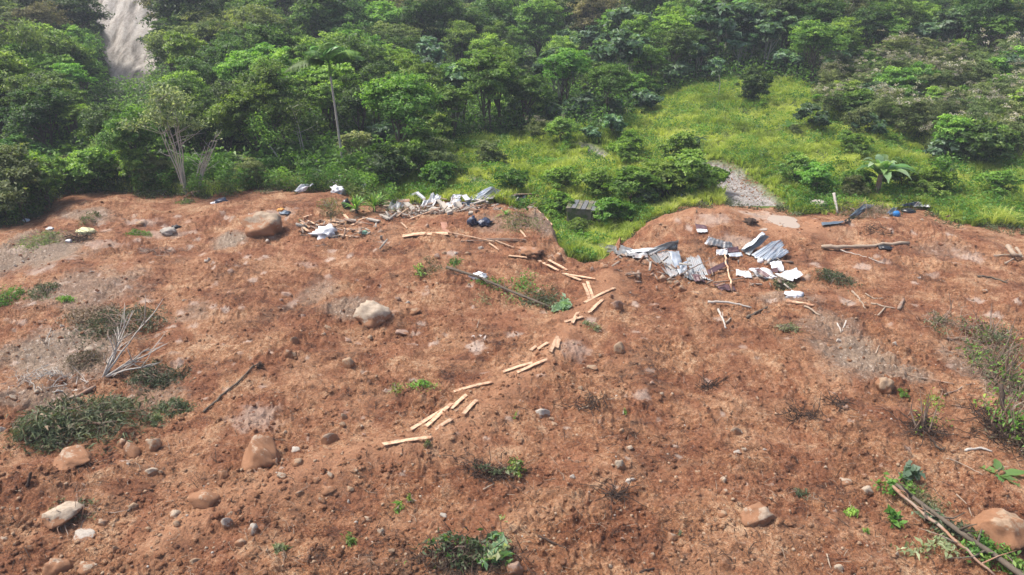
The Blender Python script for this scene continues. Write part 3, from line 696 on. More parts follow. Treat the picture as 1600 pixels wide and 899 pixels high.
LMV = [('the bare earth scar', 188, 60), ('the tall palm', 528, 170), ('the white-limbed tree', 285, 210), ('the concrete tank', 912, 332), ('the gravel track', 1160, 280),
       ('the broad-leaved plant', 1368, 265), ('the wide rusty tree', 548, 45), ('the pool in the grass', 738, 264), ('the bare stony patch', 915, 218), ('the twin palms', 1150, 30),
       ('the yellow-green slender tree', 1040, 60), ('the splintered timber pile', 500, 352), ('the dark sapling', 1088, 235), ('the shadowed hollow', 420, 230), ('the collapsed house', 740, 310),
       ('the top right corner', 1590, 10), ('the valley gap', 760, 10)]
def where(c, r, LMs):
    i = min(range(len(LMs)), key=lambda k: (LMs[k][1] - c) ** 2 + (2.0 * (LMs[k][2] - r)) ** 2); nm, lc, lr = LMs[i]; dx, dy = c - lc, (r - lr) * 2
    d = math.hypot(dx, dy); far = 'just ' if d < 70 else ('well ' if d > 190 else '')
    a = math.degrees(math.atan2(-dy, dx)) % 360; k = int((a + 22.5) // 45) % 8
    w = ['right of', 'behind and right of', 'behind', 'behind and left of', 'left of', 'in front and left of', 'in front of', 'in front and right of'][k]
    return far + w + ' ' + nm
COVER = np.zeros((225, 400), bool)
_cy, _cx = np.mgrid[0:225, 0:400]
def covered(p, rx, h, thr=.93):
    """share of a crown's outline already hidden behind nearer ones"""
    m = mpp(p) * 4; c0, r0 = topx([p[0], p[1], p[2] + h * .58]); c0 /= 4; r0 /= 4
    e = ((_cx - c0) / (rx / m)) ** 2 + ((_cy - r0) / (h * .46 / m)) ** 2 < 1
    n = e.sum()
    if n == 0: return True
    if COVER[e].mean() > thr: return True
    COVER[((_cx - c0) / (rx * .8 / m)) ** 2 + ((_cy - r0) / (h * .36 / m)) ** 2 < 1] = True
    return False
SC_A = -.508
def forest():
    rg = np.random.RandomState(77); L = []
    def grid(y0, y1, az0, az1, sp, test, kinds, wts, smin, smax, hz, rxz, gname):
        y = y0
        while y < y1:
            s = sp(y); x = az0 * y + rg.rand() * s
            while x < az1 * y:
                px, py = x + rg.uniform(-.35, .35) * s, y + rg.uniform(-.35, .35) * s
                if test(px, py) and in_view(px, py, 1.2): L.append((px, py, rg.choice(kinds, p=wts), rg.uniform(smin, smax), hz, rxz, gname))
                x += s
            y += s * .85
    back = lambda x, y: y > float(bedge(x, y)) + 1.2
    # left wood behind the mud
    grid(46, 88, -.92, -.19, lambda y: 2.9, lambda x, y: y > float(edge_y(np.array([x]), np.array([y]))[0]) + .5 and y < 60, ['broad', 'broad_dark', 'broad_bright', 'bigleaf', 'olive_shrub', 'pale_shrub', 'shrub_dark'],
         [.30, .26, .12, .06, .10, .06, .10], .8, 1.25, 6.2, 2.4, 'trees of the wood behind the mud')
    grid(60, 92, -.92, -.15, lambda y: 4.0, lambda x, y: back(x, y) and y >= 60, ['broad', 'broad_dark', 'broad_bright', 'bigleaf', 'olive'],
         [.34, .28, .16, .12, .10], .95, 1.4, 6.4, 2.6, 'trees of the wood behind the mud')
    grid(42, 54, -.92, -.2, lambda y: 2.1, lambda x, y: .3 < y - float(edge_y(np.array([x]), np.array([y]))[0]) < 3.2, ['shrub', 'olive_shrub', 'pale_shrub', 'shrub_dark', 'shrub_bright'],
         [.26, .28, .16, .16, .14], .6, 1.15, 2.6, 1.7, 'shrubs along the far mud edge')
    # bushes and weeds breaking up the meadow
    grid(44, 92, -.12, .62, lambda y: 3.6, lambda x, y: y < float(bedge(x, y)) and y > float(edge_y(np.array([x]), np.array([y]))[0]) + 1 and rg.rand() < .24 and float(_notgrav(np.array([x]), np.array([y]))[0]) > .5,
         ['shrub_bright', 'shrub', 'shrub_bigleaf', 'olive_shrub', 'flowering'], [.42, .20, .10, .16, .12], .32, .85, 1.6, 1.3, 'bushes scattered over the meadow')
    # middle: shrubs and low trees
    grid(52, 100, -.19, .26, lambda y: 2.7 if y < 75 else 3.4, lambda x, y: back(x, y), ['shrub', 'shrub_dark', 'bigleaf', 'shrub_bigleaf', 'broad', 'shrub_bright', 'olive_shrub', 'broad_bright'],
         [.22, .12, .12, .18, .15, .08, .07, .06], .8, 1.25, 3.6, 2.0, 'shrubs beyond the meadow')
    # right: shrubby wood
    grid(76, 132, .24, .9, lambda y: 3.3 if y < 95 else 4.3, lambda x, y: back(x, y), ['broad', 'broad_dark', 'bigleaf', 'broad_bright', 'shrub_bigleaf', 'olive'],
         [.25, .25, .24, .12, .09, .05], .8, 1.25, 5.4, 2.4, 'trees of the wood on the right slope')
    # hillside forest
    far = lambda x, y: (abs(x / y - SC_A - .0011 * (y - 111)) > .040 + .022 * min(1.6, max(0, (y - 97) / 13)) + 2.6 / y) 
    grid(90, 140, -.95, -.05, lambda y: 4.8, lambda x, y: back(x, y) and far(x, y), ['forest', 'forest_mid', 'rusty', 'olive', 'broad_bright', 'bigleaf'], [.36, .30, .05, .15, .08, .06], .65, 1.4, 9.5, 3.6, 'forest trees on the hillside')
    grid(100, 190, -.06, .5, lambda y: 5.6, lambda x, y: back(x, y), ['forest', 'forest_mid', 'rusty', 'olive'], [.44, .34, .05, .17], .65, 1.3, 9.2, 3.6, 'forest trees on the hillside')
    # weeds with dry flower heads on the right slope
    grid(52, 90, .38, .95, lambda y: 2.1, lambda x, y: (lambda c, r: 1270 < c and 95 < r < 285 and r < 285 - 0 * c and not (1300 < c < 1440 and r > 225) and (c > 1330 or r < 200) and (c > 1420 or r < 225))(*topx([x, y, float(base(np.array([x]), np.array([y]))[0])])),
         ['flowering', 'olive_shrub', 'shrub', 'shrub_bigleaf', 'shrub_bright'], [.34, .26, .16, .08, .16], .65, 1.2, 2.9, 1.7, 'weedy shrubs on the right slope')
    L.sort(key=lambda q: q[1])
    n = 0
    for x, y, kind, s, hz, rxz, g in L:
        small = kind.startswith('shrub') or kind in ('olive_shrub', 'pale_shrub', 'flowering')
        hh = {'forest': 9.4, 'forest_mid': 8.8, 'rusty': 10.2, 'olive': 8.6}.get(kind, 2.9 if small else (5.6 if kind == 'bigleaf' else 6.2)) * s
        rr = {'forest': 3.6, 'forest_mid': 3.4, 'rusty': 4.6, 'olive': 3.3}.get(kind, 1.7 if small else 2.4) * s
        z = float(height(np.array([x]), np.array([y]), False)[0]); p = np.array([x, y, z])
        c, r = topx([x, y, z + hh * .75])
        # keep the outline of the scar clear of nearer crowns
        if 128 < c < 256 and y < 101 and topx([x, y, z + hh])[1] < 140: continue
        if x / y < -.55 and y < 51 and not small: continue
        if 840 < c < 960 and y < 50: continue
        mm = mpp(p)
        if any(abs(c - kc) < rr / mm + kw and y < ky and r < kr for kc, kw, ky, kr in KEEP): continue
        if y < 66 and -.62 < x / y < -.18: s *= .95
        if covered(p, rr, hh): continue
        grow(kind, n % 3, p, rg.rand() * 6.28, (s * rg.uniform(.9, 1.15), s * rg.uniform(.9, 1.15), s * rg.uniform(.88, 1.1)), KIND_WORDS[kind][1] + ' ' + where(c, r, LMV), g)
        n += 1
    print('TREES', n)
KEEP = [(530, 26, 58, 400), (288, 8, 50.5, 400), (330, 6, 50.5, 400), (450, 0, 52, 400)]
forest()

def bush(kind, c, r, s, label, var=0, sz=None):
    p = gp(c, r); m = mpp(p)
    return grow(kind, var, p, random.Random(c * 7 + r).random() * 6, (s, s, sz or s), label, 'single bushes about the meadow and mud edge')
for q in [('olive_shrub', 30, 343, 1.6, 'big olive green bush standing at the left border of the mud', 0, 1.55), ('shrub', 70, 326, 1.2, 'mid green bush right beside the big olive bush at the left border', 1, 1.3),
          ('olive_shrub', -25, 345, 1.4, 'olive bush cut by the left edge, beside the big bush', 1, None),
          ('shrub_bright', 985, 322, 1.5, 'bright green weed clump right of the concrete tank', 0, 1.2), ('shrub_bright', 1035, 302, 1.7, 'green bush on the bank above the red mud, right of the tank', 2, 1.1),
          ('shrub_bright', 1085, 294, 1.5, 'bright leafy bush between the dark sapling and the red mud', 1, 1.3), ('shrub_bright', 955, 352, 1.0, 'low green weeds touching the right corner of the tank', 2, .9),
          ('shrub_bright', 1115, 292, .7, 'small bright bush just left of the gravel track', 2, None), ('shrub', 1060, 262, .9, 'leafy bush below and left of the dark sapling', 0, None),
          ('shrub_bright', 880, 302, .9, 'pale green weeds behind the concrete tank', 0, None), ('shrub_bigleaf', 1008, 322, .55, 'small shrub with large pale leaves on the bank by the red mud', 0, None),
          ('shrub_bright', 872, 338, .75, 'leafy weeds hugging the left corner of the tank', 1, .8), ('shrub_bright', 905, 372, .6, 'low weeds at the bottom of the gully in front of the tank', 0, .6), ('shrub_bright', 935, 312, 1.0, 'bright weeds behind the right corner of the tank', 0, 1.0), ('shrub', 655, 268, 1.1, 'upper green bush between the palm and the pool', 0, None), ('shrub_bright', 690, 296, 1.0, 'bright bush right behind the bent white gutter', 2, 1.0), ('shrub', 640, 285, 1.1, 'mid green bush behind the collapsed timber, right of the palm', 1, None), ('shrub_dark', 600, 295, 1.0, 'dark bush behind the white rubbish by the cane clumps', 2, None),
          ('olive_shrub', 690, 275, 1.0, 'olive bush at the left end of the meadow', 2, None), ('pale_shrub', 560, 262, 1.1, 'pale shrub right at the foot of the palm', 0, None),
          ('olive_shrub', 250, 297, .9, 'olive bush at the mud edge left of the white-limbed tree', 0, None), ('pale_shrub', 205, 285, .9, 'pale yellow-green shrub at the mud edge, left of the white-limbed tree', 1, None),
          ('shrub_bright', 1275, 300, .95, 'leafy green bush right of the gravel track end', 0, None), ('shrub', 1240, 290, .8, 'green bush at the right side of the gravel track', 2, None),
          ('shrub_bigleaf', 1265, 205, .9, 'large-leaved shrub alone in the grass above the broad-leaved plant', 1, None), ('shrub_dark', 1175, 165, 1.0, 'dark round bush alone on the upper meadow', 1, 1.3),
          ('shrub', 1480, 255, 1.25, 'dark leafy bush in front of the flowering weeds at right', 0, None), ('shrub_dark', 1530, 262, 1.2, 'dark bush in front of the flowering weeds, near the right edge', 1, None),
          ('shrub_bright', 1450, 310, 1.0, 'bright bush just behind the roofing scraps at right', 1, None), ('shrub', 1400, 300, .8, 'green bush at the foot of the broad-leaved plant', 1, None),
          ('shrub_bright', 1560, 310, .9, 'bright green bush in the grass near the right edge', 0, None), ('shrub_bright', 1340, 305, .9, 'bright bush left of the broad-leaved plant', 2, None),
          ('olive_shrub', 1570, 235, 1.3, 'olive bush at the right edge among the flowering weeds', 2, None),
          ('shrub_bright', 800, 300, .8, 'pale green weeds behind the stacked grey boards', 1, .8), ('shrub_bright', 760, 262, .8, 'low weeds right of the pool in the grass', 2, .7),
          ('shrub', 790, 192, 1.0, 'rounded shrub in the meadow left of the bare stony patch', 2, None), ('shrub_dark', 860, 190, .9, 'small dark shrub at the back of the meadow', 0, None), ('shrub_bright', 975, 245, 1.0, 'bright shrub in the grass right of the bare stony patch', 1, None),
          ('shrub_bigleaf', 955, 215, .8, 'large-leaved shrub just right of the bare stony patch', 2, None), ('shrub_bigleaf', 1010, 178, 1.0, 'large-leaved shrub at the top of the meadow', 0, None)]:
    bush(*q)

# palms
def palm_tree(c, r, hpx, label, nf=9, fl=2.6, lean=0.0, elo=.25, dr=1.0, fthick=1.0):
    p = gp(c, r); m = mpp(p); H = hpx * m * 1.0; rg = np.random.RandomState(c)
    root = empty('palm_tree', p, label, 'palm tree')
    P = [np.array([lean * (t ** 1.3) * H, 0, H * t - (.3 if t == 0 else 0)]) for t in np.linspace(0, 1, 12)]
    mb = MB(); mb.tube(P, np.linspace(.10, .065, 12) * fthick, 8); mb.build('trunk', 'pale_bark', root, smooth=True)
    top = P[-1]; s = MB(); s.tube([top - [0, 0, .1], top + [0, 0, .55], top + [0, 0, .95]], [.11, .08, .01], 7); s.build('crownshaft', 'palm', root, smooth=True, tone=True)
    for k in range(nf):
        a = 2 * pi * k / nf + rg.uniform(-.2, .2); el = rg.uniform(elo, 1.35); L = fl * rg.uniform(.85, 1.1); n = 16
        d = np.array([math.cos(a), math.sin(a), 0]); ts = np.linspace(0, 1, n)
        rach = np.array([top + [0, 0, .75] + d * L * (t * math.cos(el) + .12 * t) + np.array([0, 0, 1]) * L * (math.sin(el) * t - (.55 + .3 * math.cos(el)) * dr * t ** 2.1) for t in ts])
        f = MB(); f.tube(rach, np.linspace(.03, .006, n), 4, .6); sd = np.cross(d, [0, 0, 1])
        for i, t in enumerate(np.linspace(.1, 1, 44)):
            b = np.array([np.interp(t, ts, rach[:, j]) for j in range(3)]); tg = unit(rach[min(n - 1, int(t * n) + 1 if int(t * n) + 1 < n else n - 1)] - rach[max(0, int(t * n) - 2)])
            ll = L * .30 * math.sin(pi * min(1, t * .8 + .18)) * rg.uniform(.85, 1.1)
            for sg in (-1, 1):
                dd = unit(sd * sg * .9 + tg * .55 + np.array([0, 0, -.35 - .25 * rg.rand()])); w = unit(np.cross(dd, [0, 0, 1])) * .075
                f.add([b - w, b + w, b + dd * ll * .6 + w * .9, b + dd * ll * .6 - w * .9, b + dd * ll + [0, 0, -.15 * ll]], [[0, 1, 2, 3], [3, 2, 4]], float(np.clip(rg.normal(.5, .15), 0, 1)))
        f.build('frond', 'palm', root, tone=True)
    return root
palm_tree(537, 268, 146, 'tall slender palm with a few green fronds at the back of the mud', 9, 3.0, -.035, elo=.5, dr=.8)
palm_tree(1165, 80, 62, 'pale feathery palm, right one of two high on the slope', 11, 3.4, .0, fthick=1.2)
palm_tree(1132, 88, 52, 'pale feathery palm, left one of two high on the slope', 10, 3.0, .0, fthick=1.2)
palm_tree(758, 122, 52, 'small palm half hidden in the forest behind the meadow', 9, 2.4)

# thin trees with white limbs at the mud edge
def limb_tree(c, r, hpx, lean, label, seed, stems=5, leaf=('leaf_pale', 900, .22), spread=.16, crown_at=.62, name='white_limbed_tree'):
    p = gp(c, r); m = mpp(p); H = hpx * m; rg = np.random.RandomState(seed); root = empty(name, p, label, 'tree'); mb = MB(); tips = []
    for s in range(stems):
        a = rg.rand() * 2 * pi; e = np.array([lean * H + math.cos(a) * spread * H * rg.uniform(.3, 1), math.sin(a) * spread * H, H * rg.uniform(.78, 1.0)])
        mid = e * .5 + rg.normal(size=3) * H * .02 - np.array([lean * H * .12, 0, 0]); ts = np.linspace(0, 1, 9)[:, None]; b = np.array([rg.normal(0, .08), rg.normal(0, .08), -.3])
        P = (1 - ts) ** 2 * b + 2 * ts * (1 - ts) * mid + ts ** 2 * e + np.cumsum(rg.normal(0, .03, (9, 3)), 0); mb.tube(P, np.linspace(.055, .018, 9), 6); tips.append(P[-1])
        for k in range(5):
            q = P[rg.randint(4, 9)]; w = q + np.array([rg.normal(0, .16) * H, rg.normal(0, .16) * H, rg.uniform(.05, .22) * H]) * .8
            mb.tube([q, (q + w) / 2 + rg.normal(0, .05, 3), w], [.02, .014, .006], 5); tips.append(w)
    mb.build('limbs', 'pale_bark', root, smooth=True)
    mat, n, ls = leaf; T = np.array(tips); i = rg.randint(0, len(T), n); P = T[i] + rg.normal(size=(n, 3)) * [.32, .32, .2]; P = P[P[:, 2] > H * crown_at]
    if len(P):
        N = unit(rg.normal(size=(len(P), 3)) * .6 + [0, 0, .7]); V, F = leaf_quads(P, N, ls * rg.uniform(.6, 1.3, len(P)), rg, .45)
        put('crown', mesh_np('crown', V, F, {'tone': np.repeat(rg.rand(len(P)), 4)}), mat, root)
limb_tree(290, 305, 155, -.03, 'tall white-limbed tree with a thin pale top at the mud edge', 3, 7, ('leaf_pale', 3000, .22), .13, .66)
limb_tree(306, 304, 88, .42, 'short leaning tree with bare white limbs at the mud edge', 4, 6, ('leaf_pale', 60, .2), .12, .8)
limb_tree(450, 268, 72, -.55, 'thin pale trunk leaning left in the shadowed hollow', 5, 2, ('leaf_mid', 900, .24), .1, .6, 'leaning_tree')
limb_tree(478, 262, 92, -.18, 'crooked grey trunk in the shadowed hollow left of the palm', 6, 2, ('leaf_dark', 900, .24), .16, .6, 'leaning_tree')
limb_tree(12, 118, 52, -.1, 'bare white trunk standing in the forest at the far left', 8, 1, ('leaf_pale', 250, .3), .1, .7, 'leaning_tree')
limb_tree(93, 190, 45, .05, 'slender pale-stemmed tree in the wood at far left', 9, 3, ('leaf_mid', 500, .25), .2, .6, 'leaning_tree')
limb_tree(1042, 100, 75, .0, 'slender yellow-green tree rising above the slope shrubs', 11, 5, ('leaf_bright', 1700, .34), .14, .35, 'slender_tree')
limb_tree(320, 250, 40, .1, 'low pale-stemmed sapling behind the leaning white limbs', 12, 3, ('leaf_mid', 400, .22), .2, .5, 'leaning_tree')
limb_tree(1121, 150, 42, .0, 'thin pale sapling topped by large leaves above the meadow', 13, 1, ('leaf_blue', 60, .55), .1, .8, 'slender_tree')
limb_tree(1465, 300, 50, .1, 'thin dark-stemmed bush behind the roofing scraps at right', 14, 5, ('leaf_mid', 1500, .2), .3, .4, 'slender_tree')

def rosette(name, c, r, label, cat, n, L, wid, mat, el0, el1, seed, droop=.5, leafname='leaf', base_h=.0, tone=.5, stem=None):
    """plant of long blades, each its own part"""
    p = gp(c, r); rg = np.random.RandomState(seed); root = empty(name, p, label, cat)
    if stem: mb = MB(); mb.tube([[0, 0, -.2], [0.02, 0, base_h * .5], [0, 0, base_h]], [stem, stem * .9, stem * .7], 7); mb.build('stem', 'dark_wood' if stem < .2 else 'old_wood', root, smooth=True)
    for k in range(n):
        a = 2 * pi * k / n * 1.0 + rg.uniform(-.35, .35); el = rg.uniform(el0, el1); l = L * rg.uniform(.75, 1.1); d = np.array([math.cos(a), math.sin(a), 0]); s = np.array([-d[1], d[0], 0]); V = []; m = 9
        for i in range(m):
            t = i / (m - 1); q = d * l * math.cos(el) * t + np.array([0, 0, base_h + l * (math.sin(el) * t - droop * t * t)]); w = wid * l * max(.02, math.sin(pi * (.06 + .94 * t) ** .75)) * .5
            wob = 1 + .18 * math.sin(i * 2.3 + k); V += [q - s * w * wob + [0, 0, .12 * w], q - [0, 0, .25 * w], q + s * w * wob + [0, 0, .12 * w]]
        F = []
        for i in range(m - 1): F += [[3 * i, 3 * i + 1, 3 * i + 4, 3 * i + 3], [3 * i + 1, 3 * i + 2, 3 * i + 5, 3 * i + 4]]
        mb = MB(); mb.add(V, F, float(np.clip(tone + rg.normal(0, .28), 0, 1))); mb.build(leafname, mat, root, tone=True, smooth=True)
    return root
rosette('broad_leaved_plant', 1368, 308, 'big plant with broad pale green leaves behind the mud at right', 'plant', 18, 2.9, .25, 'banana', .45, 1.4, 21, .62, base_h=1.5, stem=.2, tone=.65)
rosette('broad_leaved_plant', 1232, 205, 'small clump of broad leaves in the upper meadow', 'plant', 7, 1.3, .45, 'banana', .4, 1.2, 22, .4, base_h=.3)
rosette('tree_fern', 1088, 262, 'dark sapling with a flat whorled top standing above the meadow', 'sapling', 11, .85, .28, 'leaf_dark', .0, .45, 23, .3, base_h=2.1, stem=.05)
rosette('cane_clump', 557, 335, 'grassy green cane clump left of the white rubbish', 'cane', 44, 1.7, .055, 'palm', .6, 1.45, 24, .5, base_h=.25, stem=.1, tone=.6)
rosette('cane_clump', 585, 332, 'dark green cane clump right of the white rubbish', 'cane', 44, 1.8, .055, 'leaf_mid', .6, 1.45, 25, .5, base_h=.3, stem=.1)
rosette('cane_clump', 593, 322, 'bushy cane clump closest to the teal cloth', 'cane', 34, 1.4, .07, 'palm', .5, 1.4, 26, .5, base_h=.2, stem=.06)
rosette('weed', 790, 336, 'grassy weed tuft on the mound in front of the stacked boards', 'weed', 16, .8, .09, 'palm', .5, 1.2, 27, .6)
# ------------------------------------------------------------------ stones and boulders
LMM = [('the spotted grey boulder', 410, 355), ('the pale central boulder', 585, 495), ('the white-topped muddy boulder', 402, 712), ('the fallen log with leaves', 780, 450), ('the crumpled roof sheets', 1060, 405),
       ('the white roofing scraps', 1210, 420), ('the row of loose planks', 690, 650), ('the pinewood pile', 925, 465), ('the milky puddle', 1224, 347), ('the leafy thicket', 1550, 620), ('the fallen trunk', 1470, 800),
       ('the leaning bare branches', 158, 560), ('the flattened green bush', 140, 660), ('the long bare log', 1350, 385), ('the dark uprooted stump', 1440, 670), ('the pale corner rock', 1565, 835),
       ('the root tangle', 730, 870), ('the buried red slab', 1185, 808), ('the tan block stone', 1382, 607), ('the long dark stick', 360, 610), ('the wilted grey bush', 200, 500), ('the two plywood boards', 662, 368),
       ('the pale oblong rock', 95, 812), ('the splintered timber', 510, 355), ('the grey rubble patch', 1345, 545), ('the two black bags', 745, 348), ('the bundle of dry twigs', 775, 740), ('the pale wet patch', 400, 635),
       ('the bottom left corner', 20, 890), ('the white stick', 1140, 475), ('the bottom middle edge', 960, 895), ('the right edge', 1598, 420), ('the white egg-like stone', 848, 647)]
STONE_SH = []; I4, I4F = ico(4)
for k in range(12):
    big = k < 5; V = rock_shape(I4 if big else I3, 300 + k, 15 if big else 12, .2 if big else .18); V = V * (1 + .05 * perlin(V[:, 0] * 7 + V[:, 2] * 4 + k, V[:, 1] * 7) + .03 * perlin(V[:, 0] * 15, V[:, 1] * 15 + V[:, 2] * 9))[:, None]; me0 = V; STONE_SH.append(V)
SMESH = {}
def stone_mesh(k, mat, nm):
    if (k, mat, nm) not in SMESH:
        me = mesh_np(nm, STONE_SH[k], I4F if k < 5 else I3F, None, True); me.materials.append(M[mat]); SMESH[(k, mat, nm)] = me
    return SMESH[(k, mat, nm)]
def stone(c, r, w, h, mat, label=None, k=None, nm='stone', rz=None, group=None, tilt=0, depth=.8, sink=.41):
    rr = random.Random(int(c * 31 + r * 7)); p = gp(c, r + h * .2); m = mpp(p); k = rr.randrange(5, 12) if k is None else k
    vis = math.cos(math.atan2(14, p[1])); sx = w * m * .5 / (.84 if nm == 'boulder' else 1.08); sz = max(h * m * .5 / .8, .22 * sx) 
    o = bpy.data.objects.new(nm, stone_mesh(k, mat, nm)); LINK(o)
    o.location = (p[0], p[1] + sx * depth * .3, p[2] + sz * (1 - 2 * sink)); o.scale = (sx, sx * depth, sz)
    o.rotation_euler = (tilt, rr.uniform(-.2, .2), rz if rz is not None else rr.uniform(-.5, .5))
    colw = {'stone_tan': 'tan', 'stone_pale': 'pale', 'stone_white': 'white', 'stone_grey': 'grey', 'stone_muddy': 'mud-smeared', 'stone_pink': 'pinkish'}[mat]
    szw = 'large' if sx > .45 else ('fist-sized' if sx < .13 else ('small' if sx < .24 else 'medium'))
    shp = 'flat' if sz < .45 * sx else ('upright' if sz > 1.1 * sx else 'rounded')
    if label is None: label = '%s %s %s stone %s' % (szw, shp, colw, where(c, r, LMM))
    return tag(o, label, 'rock' if nm == 'boulder' else 'stone', group or ('stones lying on the mud' if nm == 'stone' else None))
T_, Pp, Wt, G_, Md, Pk = 'stone_tan', 'stone_pale', 'stone_white', 'stone_grey', 'stone_muddy', 'stone_pink'
stone(409, 354, 58, 42, G_, 'spotted grey boulder beside the dark ash hollow', 0, 'boulder', rz=.3, sink=.42)
stone(586, 495, 58, 40, Pp, 'big pale boulder alone in the open mud, brown stain on top', 1, 'boulder', rz=.1, sink=.32)
stone(403, 712, 64, 50, Md, 'mud-covered boulder with a white left rim in the lower mud', 2, 'boulder', rz=-.5, sink=.47)
stone(1570, 838, 84, 50, T_, 'big tan boulder crossed by the fallen trunk in the lower right corner', 3, 'boulder', rz=.2, sink=.25)
stone(1186, 812, 54, 30, Md, 'tilted slab stone with a pale rim half buried in the lower mud', 4, 'boulder', rz=.5, tilt=.4, sink=.25)
stone(1383, 607, 30, 26, T_, 'squarish tan stone alone on the brown mud left of the uprooted stump', 1, 'boulder', sink=.2)
stone(94, 812, 54, 26, Pp, 'pale oblong rock near the lower left corner', 3, 'boulder', rz=.35, sink=.2)
stone(105, 722, 60, 22, Md, 'long half-buried rock with a pale top below the flattened bush', 2, 'boulder', rz=-.1)
stone(92, 888, 42, 34, Md, 'smooth mud-coloured rock at the bottom edge, far left', 1, 'boulder')
for q in [(240, 695, 28, 30, G_), (206, 706, 36, 30, Md), (190, 695, 26, 18, Md), (515, 686, 32, 24, Md), (350, 743, 20, 24, Md), (322, 783, 60, 26, Md), (237, 737, 24, 13, Pp), (252, 739, 12, 10, T_),
          (131, 838, 42, 13, Wt), (137, 888, 34, 15, Pp), (181, 859, 14, 18, T_), (273, 806, 28, 15, Pp), (276, 820, 16, 12, T_), (232, 828, 16, 10, T_), (355, 817, 22, 24, Wt), (360, 806, 16, 12, G_),
          (396, 830, 24, 26, Wt), (462, 703, 18, 9, Wt), (378, 850, 24, 18, Md), (305, 878, 20, 14, T_), (806, 888, 34, 24, Pk), (848, 646, 28, 18, Wt), (862, 655, 10, 8, T_), (866, 663, 12, 7, T_), (970, 727, 22, 24, Pp),
          (985, 752, 22, 10, Wt), (894, 746, 13, 8, Wt), (972, 675, 12, 14, T_), (966, 546, 24, 22, T_), (546, 568, 26, 22, T_), (452, 553, 18, 16, Md), (480, 680, 12, 8, Md), (538, 652, 14, 16, G_),
          (535, 664, 14, 8, T_), (565, 667, 9, 6, Pp), (447, 676, 9, 9, Pp), (432, 723, 14, 20, Md), (465, 724, 26, 12, T_), (440, 744, 18, 13, Pp), (516, 743, 14, 12, Pp), (495, 750, 14, 10, Md), (512, 766, 26, 14, Md),
          (547, 765, 14, 11, T_), (468, 771, 16, 9, Md), (503, 783, 14, 14, G_), (575, 812, 18, 9, Md), (595, 832, 14, 18, Pp), (612, 861, 12, 9, T_), (693, 806, 14, 10, Wt), (545, 785, 7, 10, Wt), (557, 817, 9, 7, Wt),
          (418, 378, 10, 8, Wt), (448, 462, 26, 12, Pk), (440, 470, 10, 8, Pk), (470, 520, 12, 8, Md), (512, 513, 14, 10, T_), (475, 495, 12, 10, Pk), (507, 524, 11, 10, G_), (460, 532, 16, 14, T_), (457, 555, 16, 14, T_),
          (622, 468, 14, 9, Pk), (638, 474, 10, 8, Wt), (648, 486, 22, 11, T_), (628, 520, 24, 9, Pk), (578, 528, 14, 7, T_), (543, 532, 14, 8, Pk), (530, 500, 12, 10, Pk), (752, 388, 12, 8, Wt), (683, 402, 14, 10, Pk),
          (695, 396, 10, 7, T_), (712, 396, 7, 6, Wt), (731, 397, 12, 7, T_), (664, 440, 8, 5, T_), (683, 445, 10, 8, T_), (732, 446, 8, 6, Pp), (667, 354, 10, 8, Pk), (925, 423, 10, 11, Pk), (906, 405, 9, 11, Pk), (873, 402, 20, 12, Md),
          (944, 416, 16, 9, Md), (964, 478, 24, 20, Pk), (955, 464, 9, 9, Pk), (938, 518, 6, 6, T_), (938, 556, 10, 8, T_), (925, 575, 20, 10, T_), (907, 608, 12, 9, T_), (1034, 437, 22, 12, Md), (1046, 441, 16, 8, T_),
          (1058, 443, 14, 12, Md), (1066, 452, 16, 14, Md), (1020, 430, 10, 8, Pk), (1150, 460, 12, 8, T_), (1256, 545, 10, 8, Md), (1301, 617, 16, 12, Pk), (1322, 638, 14, 10, Pk), (1311, 533, 10, 9, Wt), (1393, 562, 12, 9, Wt),
          (1397, 538, 10, 8, Wt), (1432, 434, 14, 6, Wt), (1322, 753, 22, 10, Pp), (1354, 767, 24, 13, Pp), (1400, 868, 10, 14, Pp), (1312, 889, 18, 18, Pp), (1203, 805, 14, 10, Md), (1130, 805, 22, 12, T_), (1133, 770, 14, 12, Md),
          (1034, 617, 9, 8, Pp), (1050, 618, 10, 9, Pp), (1018, 600, 12, 8, Pk), (1150, 675, 20, 18, G_), (1164, 703, 12, 8, Pp), (1195, 704, 8, 8, Wt), (1157, 676, 8, 7, Wt), (1152, 707, 14, 6, Wt), (1130, 752, 16, 14, Pp),
          (1091, 738, 12, 7, T_), (1050, 840, 18, 22, Md), (1020, 870, 16, 14, Md), (985, 700, 16, 7, Pp), (965, 540, 8, 7, Wt), (20, 622, 15, 11, Pp), (5, 672, 14, 14, Wt), (57, 613, 12, 7, Pp), (42, 548, 14, 6, Wt),
          (38, 557, 10, 6, T_), (65, 505, 12, 10, Pk), (138, 548, 20, 9, Pp), (97, 510, 10, 6, Wt), (6, 843, 14, 10, Pp), (45, 857, 14, 14, Md), (23, 852, 8, 8, T_), (160, 818, 20, 12, Md), (210, 792, 20, 14, T_), (36, 410, 9, 6, Wt),
          (24, 416, 7, 6, Wt), (143, 425, 9, 4, Wt), (265, 358, 8, 5, T_), (218, 350, 20, 7, T_), (322, 408, 8, 6, Wt), (327, 406, 7, 8, Wt), (520, 285, 14, 9, Pk), (288, 470, 10, 5, Pp), (360, 425, 14, 8, Pk),
          (1510, 515, 34, 12, Md), (1482, 340, 10, 8, T_), (1440, 345, 8, 6, Pp), (1357, 340, 7, 6, Pk), (1540, 455, 12, 6, Pp)]:
    stone(*q)
_rr = np.random.RandomState(99); _n = 0
